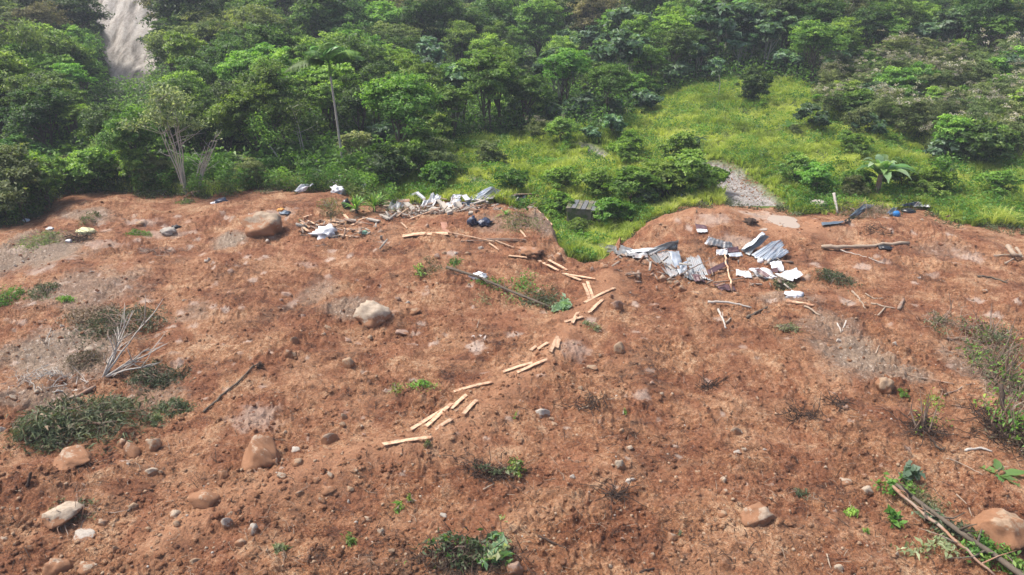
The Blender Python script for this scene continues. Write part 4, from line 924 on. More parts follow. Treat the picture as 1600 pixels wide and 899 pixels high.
while _n < 105:
    c, r = _rr.uniform(5, 1595), 395 + 495 * _rr.rand() ** .8
    if perlin(np.array([c / 190.]), np.array([r / 110.]))[0] < _rr.uniform(-.5, .25): continue
    w = _rr.uniform(4, 8.5) * (.55 + .6 * (r - 300) / 590); stone(c, r, w * 1.2, w * _rr.uniform(.6, .95), str(_rr.choice([T_, Pk, Md, Pp, Wt, G_], p=[.27, .20, .38, .08, .01, .06]))); _n += 1

# gravel on the track
def track_gravel():
    r = np.random.RandomState(5); Vs = []; Fs = []; n = 900; i = 0
    pts = [plane_pt(*q, 0.3) for q in [(1118, 246), (1150, 268), (1175, 290), (1190, 306)]]
    for k in range(n):
        t = r.rand() * 2.999; a = int(t); q = pts[a] * (1 - t + a) + pts[a + 1] * (t - a); x, y = q[0] + r.normal(0, 1.1), q[1] + r.normal(0, 1.1); z = gz(x, y); s = .015 + .06 * r.rand() ** 3
        Vs.append(rock_shape(I1, k % 17, 4, .2) * s * [1, .8, .7] + [x, y, z + s * .2]); Fs.append(I1F + i); i += len(I1)
    tag(put('track_gravel', mesh_np('track_gravel', np.concatenate(Vs), np.concatenate(Fs)), 'stone_grey'), None, None, kind='stuff')
track_gravel()

# ------------------------------------------------------------------ sawn timber
def board(c0, r0, c1, r1, w=.14, th=.026, mat='plank', label='', nm='plank', h=.055, cat='plank', group='loose sawn planks', h1=None, roll=0.0):
    a, b = gp(c0, r0, h), gp(c1, r1, h if h1 is None else h1); mid = (a + b) / 2; g = gz(mid[0], mid[1])
    if mid[2] < g + .03: a = a + [0, 0, g + .03 - mid[2]]; b = b + [0, 0, g + .03 - mid[2]]; mid = (a + b) / 2
    d = unit(b - a); s = unit(np.cross([0, 0, 1.0], d)); u = np.cross(d, s); s2 = s * math.cos(roll) + u * math.sin(roll); u2 = np.cross(d, s2); L = np.linalg.norm(b - a)
    R3 = np.stack([d, s2, u2], 1); rr = random.Random(int(c0 * 3 + r0)); n = 9; V = []
    bow = rr.uniform(-.012, .02) * L; j0, j1 = rr.uniform(-.05, .05), rr.uniform(-.05, .05)
    for i in range(n):
        t = i / (n - 1); x = (t - .5) * L; z = bow * math.sin(pi * t); ww = w * .5 * (1 + rr.uniform(-.03, .03))
        for sy, sz in ((-1, -1), (1, -1), (1, 1), (-1, 1)): V.append([x + (j0 if i == 0 else j1 if i == n - 1 else 0) * sy, sy * ww, z + sz * th / 2])
    F = [[i * 4 + k, i * 4 + (k + 1) % 4, (i + 1) * 4 + (k + 1) % 4, (i + 1) * 4 + k] for i in range(n - 1) for k in range(4)] + [[3, 2, 1, 0], [(n - 1) * 4 + k for k in range(4)]]
    from mathutils import Matrix
    o = put(nm, mesh_np(nm, np.array(V), F), mat, None, mid); o.rotation_mode = 'QUATERNION'; o.rotation_quaternion = Matrix(R3.tolist()).to_quaternion()
    return tag(o, label, cat, group)
for q in [((599, 697, 674, 686), 'lowest plank of the row, lying nearly level'), ((642, 671, 707, 632), 'long plank fanning out to the left above the lowest plank'), ((666, 670, 706, 634), 'plank overlapping the long fanned plank on its right side'),
          ((704, 639, 729, 617), 'short plank continuing the fanned pair towards the upper right'), ((680, 672, 706, 656), 'short plank just below the fanned pair'), ((724, 649, 745, 627), 'short steep plank right of the fanned pair'),
          ((709, 612, 769, 597), 'slim level plank above the fanned pair'), ((808, 582, 856, 561), 'plank lying alone on the ridge, above the fanned planks'), ((786, 581, 832, 567), 'thin plank half buried beside the plank alone on the ridge'),
          ((860, 550, 872, 526), 'upright-looking plank at the foot of the pinewood zigzag'), ((870, 545, 874, 531), 'narrow stub next to the upright-looking plank'), ((840, 547, 856, 537), 'stub plank left of the upright-looking plank'),
          ((829, 548, 838, 541), 'tiny wood stub farthest left of the zigzag foot'), ((894, 505, 903, 488), 'plank crossing over another in the middle of the zigzag'), ((882, 503, 911, 495), 'plank lying under the crossing plank in the zigzag'),
          ((913, 473, 960, 450), 'longest clean plank on the right of the zigzag'), ((912, 443, 921, 467), 'left one of the parallel pair pointing at the longest clean plank'), ((918, 440, 926, 464), 'right one of the parallel pair pointing at the longest clean plank'),
          ((920, 489, 942, 468), 'short wide plank below the longest clean plank'), ((880, 427, 908, 438), 'plank under the bright level plank, left end of the zigzag bend'), ((883, 428, 930, 436), 'bright level plank at the bend of the zigzag'),
          ((842, 407, 873, 423), 'left of two parallel planks leading to the bend'), ((857, 406, 886, 422), 'right of two parallel planks leading to the bend'), ((795, 400, 823, 403), 'thin plank at the top start of the zigzag')]:
    board(*q[0], label=q[1])
board(629, 369, 665, 365, w=.42, label='left one of two wide plywood boards laid end to end', h=.1, nm='plywood_board', cat='board', group=None)
board(667, 366, 700, 366, w=.42, label='right one of two wide plywood boards laid end to end', h=.1, nm='plywood_board', cat='board', group=None)
board(697, 364, 693, 347, w=.34, mat='board_pink', label='short reddish board standing behind the two plywood boards', nm='red_board', cat='board', group=None, h=.1)
def batten(q, label, mat='plank', w=.07, th=.05, h=.07, h1=None): return board(*q, w=w, th=th, mat=mat, label=label, nm='batten', cat='batten', group='thin battens and laths', h=h, h1=h1)
batten((700, 366, 772, 381), 'long thin batten trailing right from the plywood boards'); batten((757, 374, 822, 375), 'dark level batten right of the plywood boards', 'old_wood')
batten((774, 376, 803, 387), 'batten forking down to the right beyond the plywood boards'); batten((764, 380, 779, 391), 'short batten of the fork beyond the plywood boards')
batten((812, 376, 720, 377), 'half-buried lath behind the forked battens', 'old_wood', .05)
batten((831, 321, 863, 352), 'long batten sloping down the mound left of the tank', h=.12); batten((813, 360, 823, 373), 'small lath on the grey slope left of the tank')
batten((638, 348, 677, 334), 'clean batten lying below the collapsed timber', h=.12); batten((627, 348, 636, 357), 'short lath above the left plywood board'); batten((620, 339, 638, 326), 'pale batten leaning into the collapsed timber', h=.15, h1=.5)
batten((677, 308, 698, 312), 'brown batten poking out behind the collapsed timber', 'dry_wood', h=.3); batten((439, 298, 470, 287), 'long pole behind the white crumpled sheet at the far mud edge', w=.09); batten((410, 302, 442, 299), 'thin pole end left of the white crumpled sheet')
for i, q in enumerate([(468, 343, 479, 351), (465, 353, 482, 364), (474, 341, 487, 337), (485, 353, 500, 360), (495, 352, 513, 357), (501, 351, 526, 354), (524, 342, 538, 346), (513, 345, 536, 348), (537, 357, 566, 364), (521, 355, 536, 360),
                       (538, 336, 545, 345), (481, 345, 491, 350), (492, 347, 507, 345), (549, 352, 560, 347), (560, 344, 575, 340), (505, 362, 522, 366), (528, 366, 548, 370), (470, 348, 484, 356), (545, 368, 560, 371), (515, 350, 530, 352)]):
    batten(q, ['pale splinter', 'short lath', 'broken slat', 'orange-brown splinter', 'split lath'][i % 5] + ' in the splintered timber pile ' + where((q[0] + q[2]) / 2, (q[1] + q[3]) / 2, [('the rubbish heap', 508, 367), ('the red earth clump', 520, 335), ('the grey boulder', 440, 355), ('the green scrap', 570, 366)]),
           'plank' if i % 3 else 'old_wood', .10 + .05 * (i % 3 == 1), .03, .08)

# ------------------------------------------------------------------ roofing and other sheets
def sheet(q, mat, label, corr=8, amp=.022, nm='roof_sheet', group='torn roofing sheets', bend=.0, cat='roof sheet', wave=.06, th=.006, nv=12):
    """q: four pixels with heights, A-B across the corrugations, A-D along them"""
    A, B, D_, E = [gp(*k) if len(k) == 3 else gp(k[0], k[1], .12) for k in (q[0], q[1], q[3], q[2])]; nu = max(corr * 6, 14)
    u = np.linspace(0, 1, nu + 1)[:, None]; v = np.linspace(0, 1, nv + 1)[None, :]
    P = ((1 - u) * (1 - v))[..., None] * A + (u * (1 - v))[..., None] * B + ((1 - u) * v)[..., None] * D_ + (u * v)[..., None] * E
    nrm = unit(np.cross(B - A, D_ - A)); nrm = nrm if nrm[2] > 0 else -nrm; sd = sum(map(ord, label)); L = np.linalg.norm(D_ - A)
    off = (amp * np.sin(2 * pi * corr * u) if corr else 0 * u) + 0 * v
    off = off + bend * L * np.sin(pi * v) + wave * perlin(u * 2.2 + sd * .37, v * 2.6 + sd * .11) * 1.6 + wave * .8 * perlin(u * 5 + sd, v * 1.2)
    P = P + off[..., None] * nrm
    edge = .02 * perlin(u * 9 + sd, v * 0 + .5); P = P + (edge * (v > .99))[..., None] * unit(D_ - A) * 3
    n1, n2 = nu + 1, nv + 1; top = P.reshape(-1, 3); bot = top - nrm * th; V = np.concatenate([top, bot]); N = len(top); F = []
    for i in range(nu):
        for j in range(nv):
            a = i * n2 + j; f = [a, a + n2, a + n2 + 1, a + 1]; F.append(f); F.append([k + N for k in f[::-1]])
    for i in range(nu): F.append([i * n2, i * n2 + N, (i + 1) * n2 + N, (i + 1) * n2]); a = i * n2 + nv; F.append([a, a + n2, a + n2 + N, a + N])
    for j in range(nv): F.append([j, j + 1, j + 1 + N, j + N]); a = nu * n2 + j; F.append([a, a + N, a + 1 + N, a + 1])
    c = top.mean(0); o = put(nm, mesh_np(nm, V - c, F, None, True), mat, None, c); return tag(o, label, cat, group)
Z, ZL, ZD, WS, MR, SLT = 'zinc', 'zinc_light', 'zinc_dark', 'white_sheet', 'maroon', 'slate'
sheet([(933, 381), (940, 391), (966, 398), (962, 384)], ZD, 'dull corrugated sheet at the left tip of the long roofing trail', 4)
sheet([(960, 385), (965, 398), (992, 402), (988, 388)], ZD, 'dull bent sheet in the middle of the long roofing trail', 4, bend=.05)
sheet([(982, 392), (990, 403), (1014, 402), (1008, 390)], Z, 'streaked sheet linking the trail to the crumpled sheets', 4)
sheet([(977, 391, .2), (983, 396, .2), (1020, 391, .3), (1028, 386, .35)], WS, 'narrow white-edged strip lying on the roofing trail', 0, wave=.03, nm='metal_strip', cat='metal strip', group=None)
sheet([(1008, 393, .15), (1015, 399, .1), (1058, 384, .5), (1056, 377, .9)], ZD, 'dark folded ridge sheet rising behind the crumpled sheets', 3, bend=.03)
sheet([(1038, 391, .3), (1058, 391, .3), (1060, 376, .9), (1052, 380, .7)], ZD, 'short dark flap standing over the crumpled sheets', 3)
sheet([(1012, 396, .1), (1026, 392, .25), (1052, 433, .12), (1040, 428, .1)], ZD, 'shaded corrugated sheet leaning left of the ribbed sheet', 5)
sheet([(1025, 393, .3), (1044, 391, .35), (1060, 428, .12), (1047, 434, .12)], Z, 'ribbed grey sheet left of the bright blank sheet', 7, .028)
sheet([(1044, 393, .4), (1061, 392, .4), (1066, 412, .25), (1055, 418, .2)], ZL, 'upper half of the bright blank sheet among the crumpled sheets', 0, wave=.07)
sheet([(1054, 416, .2), (1074, 409, .25), (1074, 422, .15), (1062, 430, .12)], ZL, 'lower flap of the bright blank sheet', 0, wave=.06)
sheet([(1072, 403, .3), (1092, 401, .3), (1111, 437, .12), (1083, 433, .12)], Z, 'ribbed grey sheet right of the bright blank sheet', 7, .028)
sheet([(1066, 424, .15), (1082, 420, .2), (1090, 438, .1), (1074, 436, .1)], ZD, 'dark scrap under the ribbed sheet', 3)
sheet([(1080, 428, .2), (1092, 429, .2), (1104, 440, .15), (1086, 439, .15)], MR, 'torn maroon scrap under the lower end of the ribbed sheet', 0)
sheet([(1086, 349), (1104, 353), (1105, 358), (1088, 358)], MR, 'maroon half of the small two-tone panel up the slope', 0, wave=.02)
sheet([(1088, 358), (1105, 358), (1106, 363), (1090, 363)], WS, 'white half of the small two-tone panel up the slope', 0, wave=.02)
sheet([(1111, 372, .2), (1143, 378, .2), (1145, 387, .15), (1104, 382, .15)], ZD, 'grey ribbed panel lying above the maroon boards', 6, .015)
sheet([(1104, 382, .16), (1112, 372, .2), (1108, 370, .3), (1101, 381, .16)], WS, 'bright upturned edge of the grey ribbed panel', 0, nm='metal_strip', cat='metal strip', group=None, wave=.02)
sheet([(1119, 391, .2), (1136, 388, .2), (1137, 398, .15), (1120, 399, .15)], WS, 'small white panel beside the upper maroon panel', 0, wave=.03)
sheet([(1133, 389, .2), (1153, 385, .2), (1156, 394, .15), (1137, 395, .15)], MR, 'upper maroon panel below the grey ribbed panel', 0, wave=.03)
sheet([(1137, 396, .18), (1158, 394, .18), (1161, 400, .12), (1140, 401, .12)], 'zinc_light', 'thin pale strip below the upper maroon panel', 0, wave=.02)
sheet([(1105, 422, .25), (1136, 407, .3), (1139, 413, .25), (1108, 430, .2)], MR, 'long maroon board right of the ribbed sheets', 0, wave=.015, nm='maroon_board', cat='board')
sheet([(1114, 443, .15), (1142, 444, .15), (1152, 454, .12), (1127, 454, .12)], MR, 'dull maroon sheet lowest of the wreckage', 2, wave=.05)
sheet([(1190, 365, .9), (1201, 369, .6), (1170, 399, .15), (1157, 391, .15)], ZD, 'leftmost fanned sheet, dark inside, beside the bright fanned pair', 4, .03)
sheet([(1192, 363, .95), (1196, 366, 1.0), (1163, 391, .3), (1157, 390, .2)], ZL, 'narrow bright rim of the leftmost fanned sheet', 1, .01)
sheet([(1207, 377, .5), (1222, 375, .55), (1186, 404, .15), (1174, 398, .15)], ZL, 'bright middle sheet of the fan', 4, .03)
sheet([(1221, 376, .45), (1226, 383, .4), (1202, 409, .15), (1188, 403, .15)], ZL, 'bright lower sheet of the fan', 4, .03)
sheet([(1223, 387, .4), (1235, 394, .3), (1211, 406, .15), (1203, 408, .15)], ZL, 'rightmost short sheet of the fan, dark underneath', 3, .025)
sheet([(1203, 410, .25), (1221, 407, .25), (1226, 424, .15), (1206, 421, .15)], WS, 'white panel standing between the fan and the curved white sheets', 0, wave=.05)
sheet([(1205, 420, .25), (1215, 418, .25), (1216, 426, .2), (1205, 426, .2)], MR, 'small maroon corner on the white panel below the fan', 0, wave=.01)
sheet([(1150, 421, .2), (1170, 424, .2), (1176, 434, .12), (1150, 430, .12)], WS, 'small white sheet left of the curved white sheets', 0, wave=.05)
sheet([(1170, 419, .25), (1196, 418, .25), (1218, 434, .15), (1190, 434, .15)], WS, 'left curved white sheet with maroon stripes', 0, wave=.09, bend=-.05)
sheet([(1177, 420, .35), (1186, 420, .35), (1208, 433, .25), (1196, 433, .25)], MR, 'maroon strip lying along the left curved white sheet', 0, wave=.04)
sheet([(1210, 428, .2), (1245, 419, .35), (1257, 429, .3), (1238, 439, .15)], WS, 'right curved white sheet, the widest', 0, wave=.08, bend=-.06)
sheet([(1215, 433, .12), (1237, 440, .1), (1234, 436, .15), (1216, 429, .15)], ZD, 'dark folded hem under the widest white sheet', 2)
# sheets of the collapsed house
sheet([(730, 312, .15), (742, 314, .15), (774, 296, .7), (767, 290, .8)], ZL, 'large pale sheet sloping up over the collapsed house', 5, .015)
sheet([(743, 313, .2), (770, 311, .3), (783, 297, .6), (769, 294, .8)], Z, 'grey ribbed sheet right of the large pale sheet', 5, .02)
sheet([(764, 311, .2), (790, 311, .2), (795, 304, .4), (775, 300, .5)], ZD, 'dull sheet sagging at the right end of the house roof', 4)
sheet([(704, 310, .3), (718, 311, .3), (722, 304, .5), (708, 304, .5)], WS, 'small pale sheet left of the large pale sheet', 0)
sheet([(454, 301, .15), (478, 298, .15), (490, 289, .5), (476, 286, .6)], WS, 'white crumpled sheet at the far edge of the mud', 0, wave=.14)
sheet([(504, 288, .15), (530, 290, .2), (535, 281, .4), (518, 278, .6)], ZD, 'dark bent sheet right of the white crumpled sheet', 0, wave=.16)
sheet([(516, 290, .3), (535, 294, .2), (537, 297, .15), (512, 291, .2)], WS, 'thin pale strip below the dark bent sheet', 0, wave=.06)
sheet([(655, 324, .1), (674, 327, .1), (690, 308, .6), (674, 303, .7)], Z, 'grey crumpled sheet between the bent gutter and the pale column', 4, .02, wave=.16)
sheet([(690, 328, .1), (712, 328, .15), (722, 312, .6), (706, 308, .6)], Z, 'greyish crumpled sheet right of the pale column', 3, .02, wave=.16)
sheet([(604, 330, .1), (622, 333, .1), (632, 318, .4), (612, 314, .4)], ZD, 'dark crumpled sheet left of the black sack', 3, .02, wave=.14)
sheet([(790, 314, .2), (815, 317, .15), (822, 306, .5), (800, 303, .5)], ZD, 'dark sheet lying between the house roof and the stacked boards', 4, .02, wave=.12)
sheet([(716, 322, .1), (738, 326, .1), (742, 318, .4), (726, 314, .4)], 'slate', 'bluish crumpled sheet at the right front of the rubble', 3, .02, wave=.12)
# right top roofing
sheet([(1326, 338, .2), (1341, 337, .15), (1366, 320, .5), (1350, 319, .6)], SLT, 'slate blue roofing sheet leaning on dry brushwood', 5, .02)
sheet([(1318, 345, .15), (1324, 348, .12), (1341, 338, .2), (1331, 337, .25)], 'black', 'dark fold between the slate blue sheet and the low grey sheet', 0, wave=.05, nm='tarp', cat='tarpaulin', group=None)
sheet([(1283, 348, .12), (1285, 353, .12), (1320, 348, .12), (1317, 345, .15)], SLT, 'low grey sheet lying flat in front of the slate blue sheet', 0, wave=.03)
sheet([(1386, 333, .2), (1393, 336, .15), (1402, 326, .3), (1396, 323, .4)], SLT, 'small bluish sheet just left of the blue ball', 0, wave=.06)
sheet([(1404, 323, .2), (1428, 321, .2), (1436, 316, .4), (1418, 317, .45)], SLT, 'dark bluish sheet under the thin rods at right', 4, .02)
sheet([(1426, 323, .2), (1452, 324, .2), (1456, 316, .4), (1434, 316, .4)], Z, 'striped grey sheet at the right end of the roofing scraps', 5, .02)
sheet([(1448, 324, .25), (1453, 324, .25), (1454, 319, .4), (1449, 319, .4)], WS, 'small white plate at the right end of the roofing scraps', 0)
sheet([(1520, 344, .1), (1534, 345, .1), (1536, 341, .15), (1522, 341, .15)], MR, 'small dark red plate near the mud edge at far right', 0)

# ------------------------------------------------------------------ sticks, logs and poles
def stick(pts, r0, label, mat='dry_wood', r1=None, nm='stick', cat='stick', h=.05, group=None, k=7, twigs=0):
    P = [gp(*(q if len(q) == 3 else (q[0], q[1], h))) for q in pts]; c = sum(P) / len(P); rg = np.random.RandomState(int(pts[0][0] + pts[0][1]))
    t = np.linspace(0, 1, max(9, 4 * len(P))); tt = np.linspace(0, 1, len(P)); Q = np.stack([np.interp(t, tt, [p[j] for p in P]) for j in range(3)], 1)
    L = np.linalg.norm(P[-1] - P[0]); g = height(Q[:, 0], Q[:, 1]); Q[:, 2] = np.maximum(Q[:, 2], g * .4 + Q[:, 2] * .6 + r0 * .5); Q[1:-1] += rg.normal(0, .008 * L, (len(t) - 2, 3)) * [1, 1, .4]
    mb = MB(); mb.tube(Q, np.linspace(r0, r1 or r0 * .6, len(t)) * (1 + .12 * rg.normal(size=len(t))), k)
    for _ in range(twigs):
        q = Q[rg.randint(2, len(t) - 1)]; e = q + rg.normal(0, .12 * L, 3) * [1, 1, .35] + [0, 0, .05 * L]; mb.tube([q, (q + e) / 2 + rg.normal(0, .02 * L, 3), e], [r0 * .5, r0 * .35, r0 * .12], 5)
    return tag(mb.build(nm, mat, None, c, smooth=True), label, cat, group)
stick([(1284, 386, .12), (1345, 386, .14), (1420, 381, .1)], .12, 'long bare log lying level across the mud at right', nm='log', cat='log', r1=.08)
stick([(1310, 390), (1345, 400), (1382, 412)], .025, 'thin grey stick angling below the long bare log', 'pale_bark')
stick([(1106, 472, .12), (1140, 473, .15), (1174, 481, .1)], .055, 'white peeled stick below the crumpled roofing', 'pale_bark')
stick([(1122, 484), (1130, 500), (1134, 514)], .05, 'short pale forked stick below the white peeled stick', 'pale_bark', twigs=1)
stick([(1167, 497), (1183, 489), (1199, 480)], .06, 'brown stick rising right of the pale forked stick', 'bark'); stick([(1134, 505), (1142, 498)], .05, 'stub beside the pale forked stick')
stick([(1229, 471), (1252, 475), (1272, 478)], .08, 'short thick reddish stick below the white roofing', 'plank'); stick([(1257, 479), (1270, 485), (1280, 494)], .05, 'brown stick crossing behind the thick reddish stick')
stick([(1331, 455), (1342, 466), (1352, 482)], .045, 'steep dry stick in the middle of the right-hand mud'); stick([(1352, 459), (1366, 467), (1380, 466)], .03, 'curved thin twig right of the steep dry stick', twigs=2)
stick([(1361, 474), (1380, 479), (1399, 482)], .04, 'level dry stick below the curved thin twig', twigs=1); stick([(1372, 493), (1383, 481)], .04, 'pale stub below the level dry stick'); stick([(1404, 484), (1412, 468)], .09, 'grey split chunk of wood right of the level dry stick', 'old_wood')
stick([(1528, 432), (1550, 434), (1574, 442)], .05, 'knotted stick near the right border of the mud', 'bark', twigs=1); stick([(1480, 529), (1510, 530), (1538, 529)], .06, 'grey stick above the leafy thicket', 'old_wood')
stick([(318, 644), (352, 614), (392, 576), (404, 568)], .038, 'long dark stick rising towards a tuft of roots', 'bark'); stick([(1368, 553), (1374, 540)], .03, 'thin upright splinter on the grey rubble')
stick([(1308, 505), (1314, 520)], .035, 'left of two pale splinters on the grey rubble', 'pale_bark'); stick([(1322, 503), (1316, 518)], .035, 'right of two pale splinters on the grey rubble', 'pale_bark')
stick([(1132, 398, .5), (1138, 425, .3), (1145, 454, .1)], .045, 'straight pole standing across the maroon boards', 'plank', r1=.04, nm='pole', cat='pole'); stick([(1108, 403, .4), (1114, 430, .2)], .035, 'thin pole beside the long maroon board', 'old_wood', nm='pole', cat='pole')
stick([(1058, 432, .2), (1088, 416, .4), (1118, 401, .4)], .03, 'dark rod lying over the ribbed sheets', 'old_wood', nm='pole', cat='pole'); stick([(1114, 442, .15), (1138, 439, .2), (1162, 434, .15)], .04, 'grey pole joining the maroon sheet and the white sheets', 'old_wood', nm='pole', cat='pole')
stick([(1303, 302, 1.0), (1306, 318, .5), (1309, 334, 0)], .09, 'pale post standing upright left of the slate blue sheet', 'pale_bark', nm='post', cat='post')
stick([(1390, 314, .3), (1406, 305, .7), (1434, 318, .4)], .02, 'thin bent rod above the bluish scraps', 'black', nm='rod', cat='rod')
for i, (q, l) in enumerate([([(412, 290), (438, 291)], 'black beam lying flat at the far mud edge'), ]): board(q[0][0], q[0][1], q[1][0], q[1][1], w=.28, th=.14, mat='navy', label=l, nm='beam', cat='beam', group=None)
stick([(1000, 320), (985, 332), (962, 350)], .03, 'thin rod half buried on the red dome'); stick([(1010, 340), (1035, 328), (1052, 318)], .035, 'long thin stick on the red dome behind the roofing trail')
stick([(1095, 322), (1088, 332)], .04, 'forked dark twig on top of the red dome', 'bark', twigs=2); stick([(1112, 309), (1136, 318)], .045, 'dark stick on the red dome near the gravel track', 'bark')
stick([(1455, 625), (1490, 612), (1520, 598)], .025, 'thin long twig reaching from the thicket to the uprooted stump', 'old_wood'); stick([(1490, 600), (1440, 590), (1385, 583)], .02, 'hair-thin vine trailing left from the thicket', 'old_wood')
stick([(1508, 705), (1532, 700), (1550, 706)], .045, 'pale bent root under the thicket', 'pale_bark'); stick([(1478, 717), (1500, 723), (1535, 742)], .02, 'thin long stem below the thicket', 'dry_wood'); stick([(1460, 694), (1470, 703), (1478, 699)], .03, 'dark curled twig beside the uprooted stump', 'bark')
stick([(755, 765), (772, 756)], .025, 'thin straw stick below the bundle of dry twigs'); stick([(745, 512), (749, 500)], .02, 'tiny twig near the white wet patch'); stick([(1292, 866), (1298, 888)], .02, 'slim stem at the bottom edge right of the slab')
stick([(842, 838), (862, 846), (888, 862)], .035, 'dark root splinter in the lower middle mud', 'root', twigs=4); stick([(1494, 772), (1512, 790), (1518, 806)], .02, 'thin vine beside the fallen trunk', 'dry_wood')
stick([(1000, 895), (1022, 888)], .04, 'dark short stick at the bottom edge right of centre', 'root')
stick([(60, 648), (110, 625), (150, 605)], .09, 'old log half hidden by the flattened green bush', 'old_wood', nm='log', cat='log'); stick([(905, 640), (960, 622)], .0 + .02, 'faint thin twig in the middle mud', 'dry_wood')
stick([(200, 800), (206, 790)], .03, 'tiny stick near the pale oblong rock', 'bark')
stick([(43, 762, 0), (48, 738, .35)], .055, 'dark splinter standing up near the left edge', 'root')
# broken branch heap at the right edge
for i, q in enumerate([[(1553, 400, .1), (1572, 398, .15), (1594, 402, .1)], [(1574, 384, .4), (1584, 398, .3), (1596, 400, .2)], [(1570, 412, .1), (1584, 404, .2)], [(1588, 388, .3), (1598, 402, .2)]]):
    stick(q, [.05, .13, .05, .08][i], ['thin lower limb', 'thick barkless limb', 'short slanting limb', 'upright limb'][i] + ' of the broken wood heap at the right edge', 'dry_wood', nm='broken_limb', cat='branch', group='broken wood heap')

# ------------------------------------------------------------------ concrete tank
def tank():
    p = gp(913, 349); root = empty('concrete_tank', p, 'mossy concrete tank with a plank lid beside the mud gully', 'tank'); w, d, h = 1.95, 1.5, 1.15; t = .1; root.rotation_euler = (0, 0, R(-14))
    for nm, c, s in (('front_wall', (-.22, -d / 2, h / 2 - .15), (w - .44, t, h + .3)), ('back_wall', (0, d / 2, h / 2 - .15), (w - .21, t, h + .3)), ('left_wall', (-w / 2, 0, h / 2 - .15), (t, d - .11, h + .3)), ('right_wall', (w / 2, .15, h / 2 - .15), (t, d - .43, h + .3))):
        mb = MB(); V = []; n = 8; m = 6; rg = np.random.RandomState(len(nm)); mb.box(c, s); o = mb.build(nm, 'mossy', root); 
        bv = o.modifiers.new('b', 'BEVEL'); bv.width = .03; bv.segments = 2
    mb = MB(); mb.box((w / 2 - .03, -d / 2 + .05, h / 2 - .1), (.14, .14, h + .2)); mb.build('corner_post', 'concrete', root)
    mb = MB(); mb.box((w / 2 - .36, -d / 2, h / 2 - .25), (.05, .06, h)); mb.build('door_frame', 'old_wood', root)
    rg = random.Random(3)
    for k in range(7):
        mb = MB(); mb.box((-w / 2 + .05 + k * .31, rg.uniform(-.08, .06), h + .045 + rg.uniform(0, .03)), (.27, d + rg.uniform(.15, .4), .03)); mb.build('lid_plank', 'zinc_dark' if k % 2 else 'mossy', root)
tank()

# ------------------------------------------------------------------ collapsed house and rubbish
def crumple(c, r, w, h, mat, label, nm, cat, hz=.25, seed=1, sub=3, parts=None, group=None, rough=.5):
    p = gp(c, r); m = mpp(p); rg = np.random.RandomState(seed); V = I3.copy(); o = rg.rand(3) * 40
    V = V * (1 + rough * perlin(V[:, 0] * 2 + o[0], V[:, 1] * 2 + V[:, 2] * 1.7) + rough * .7 * np.abs(perlin(V[:, 0] * 5 + V[:, 2] * 3 + o[1], V[:, 1] * 5)) + rough * .3 * perlin(V[:, 0] * 11 + V[:, 2] * 7, V[:, 1] * 11 + o[2]))[:, None]
    V = V * [w * m / 2, max(w, h) * m * .45, h * m * .5]; V[:, 2] += h * m * hz
    ob = put(nm, mesh_np(nm, V, I3F), mat, None, p); return tag(ob, label, cat, group)
crumple(737, 350, 14, 15, 'navy', 'left one of two dark rubbish bags on the mud', 'rubbish_bag', 'bag', seed=1); crumple(757, 350, 20, 10, 'navy', 'right one of two dark rubbish bags, the flatter one', 'rubbish_bag', 'bag', seed=2)
crumple(1400, 337, 11, 10, 'blue', 'round blue bundle near the roofing scraps', 'blue_bundle', 'bundle', seed=3, rough=.15)
crumple(627, 325, 14, 11, 'black', 'black sack under the collapsed timber', 'black_sack', 'sack', seed=4); crumple(346, 316, 18, 7, 'navy', 'dark blue cloth heap on the far left mud', 'cloth_heap', 'cloth', seed=5); crumple(334, 319, 9, 4, 'white_cloth', 'white scrap touching the dark blue cloth heap', 'white_scrap', 'scrap', seed=6)
crumple(134, 364, 26, 9, 'cream', 'pale yellow cloth lying on the far left mud', 'yellow_cloth', 'cloth', seed=7); crumple(264, 364, 22, 11, 'concrete', 'pale bent slab with a dark end on the far left mud', 'pale_slab', 'slab', seed=8, rough=.3)
crumple(276, 357, 12, 7, 'black', 'black scrap at the end of the pale bent slab', 'black_scrap', 'scrap', seed=9); crumple(508, 368, 30, 15, 'white_cloth', 'heap of white and grey rubbish on the splintered timber', 'rubbish_heap', 'rubbish', seed=10, rough=.8)
crumple(518, 373, 16, 5, 'black', 'dark underside scrap below the white rubbish heap', 'black_scrap', 'scrap', seed=11); crumple(569, 366, 13, 7, 'green_plastic', 'faded green plastic scrap right of the splintered timber', 'green_scrap', 'scrap', seed=12)
crumple(609, 306, 16, 10, 'teal', 'teal cloth caught at the edge of the bushes', 'teal_cloth', 'cloth', seed=13); crumple(571, 303, 11, 20, 'white_cloth', 'white sheet hanging between the cane clumps', 'hanging_cloth', 'cloth', seed=14); crumple(528, 302, 18, 13, 'white_cloth', 'crumpled white sack left of the cane clumps', 'white_sack', 'sack', seed=15, rough=.8)
crumple(541, 324, 12, 16, 'black', 'dark rubbish lump left of the cane clump foot', 'black_lump', 'rubbish', seed=16); crumple(445, 334, 14, 5, 'slate', 'blue-grey rag on top of the spotted boulder', 'blue_rag', 'cloth', seed=17); crumple(438, 329, 10, 4, 'orange', 'orange scrap behind the spotted boulder', 'orange_scrap', 'scrap', seed=18)
crumple(1419, 332, 20, 8, 'black', 'dark basin-like scrap right of the blue bundle', 'dark_basin', 'basin', seed=19, rough=.2); crumple(1434, 313, 16, 7, 'white_cloth', 'white canister on top of the bluish scraps', 'white_canister', 'canister', seed=20, rough=.08)
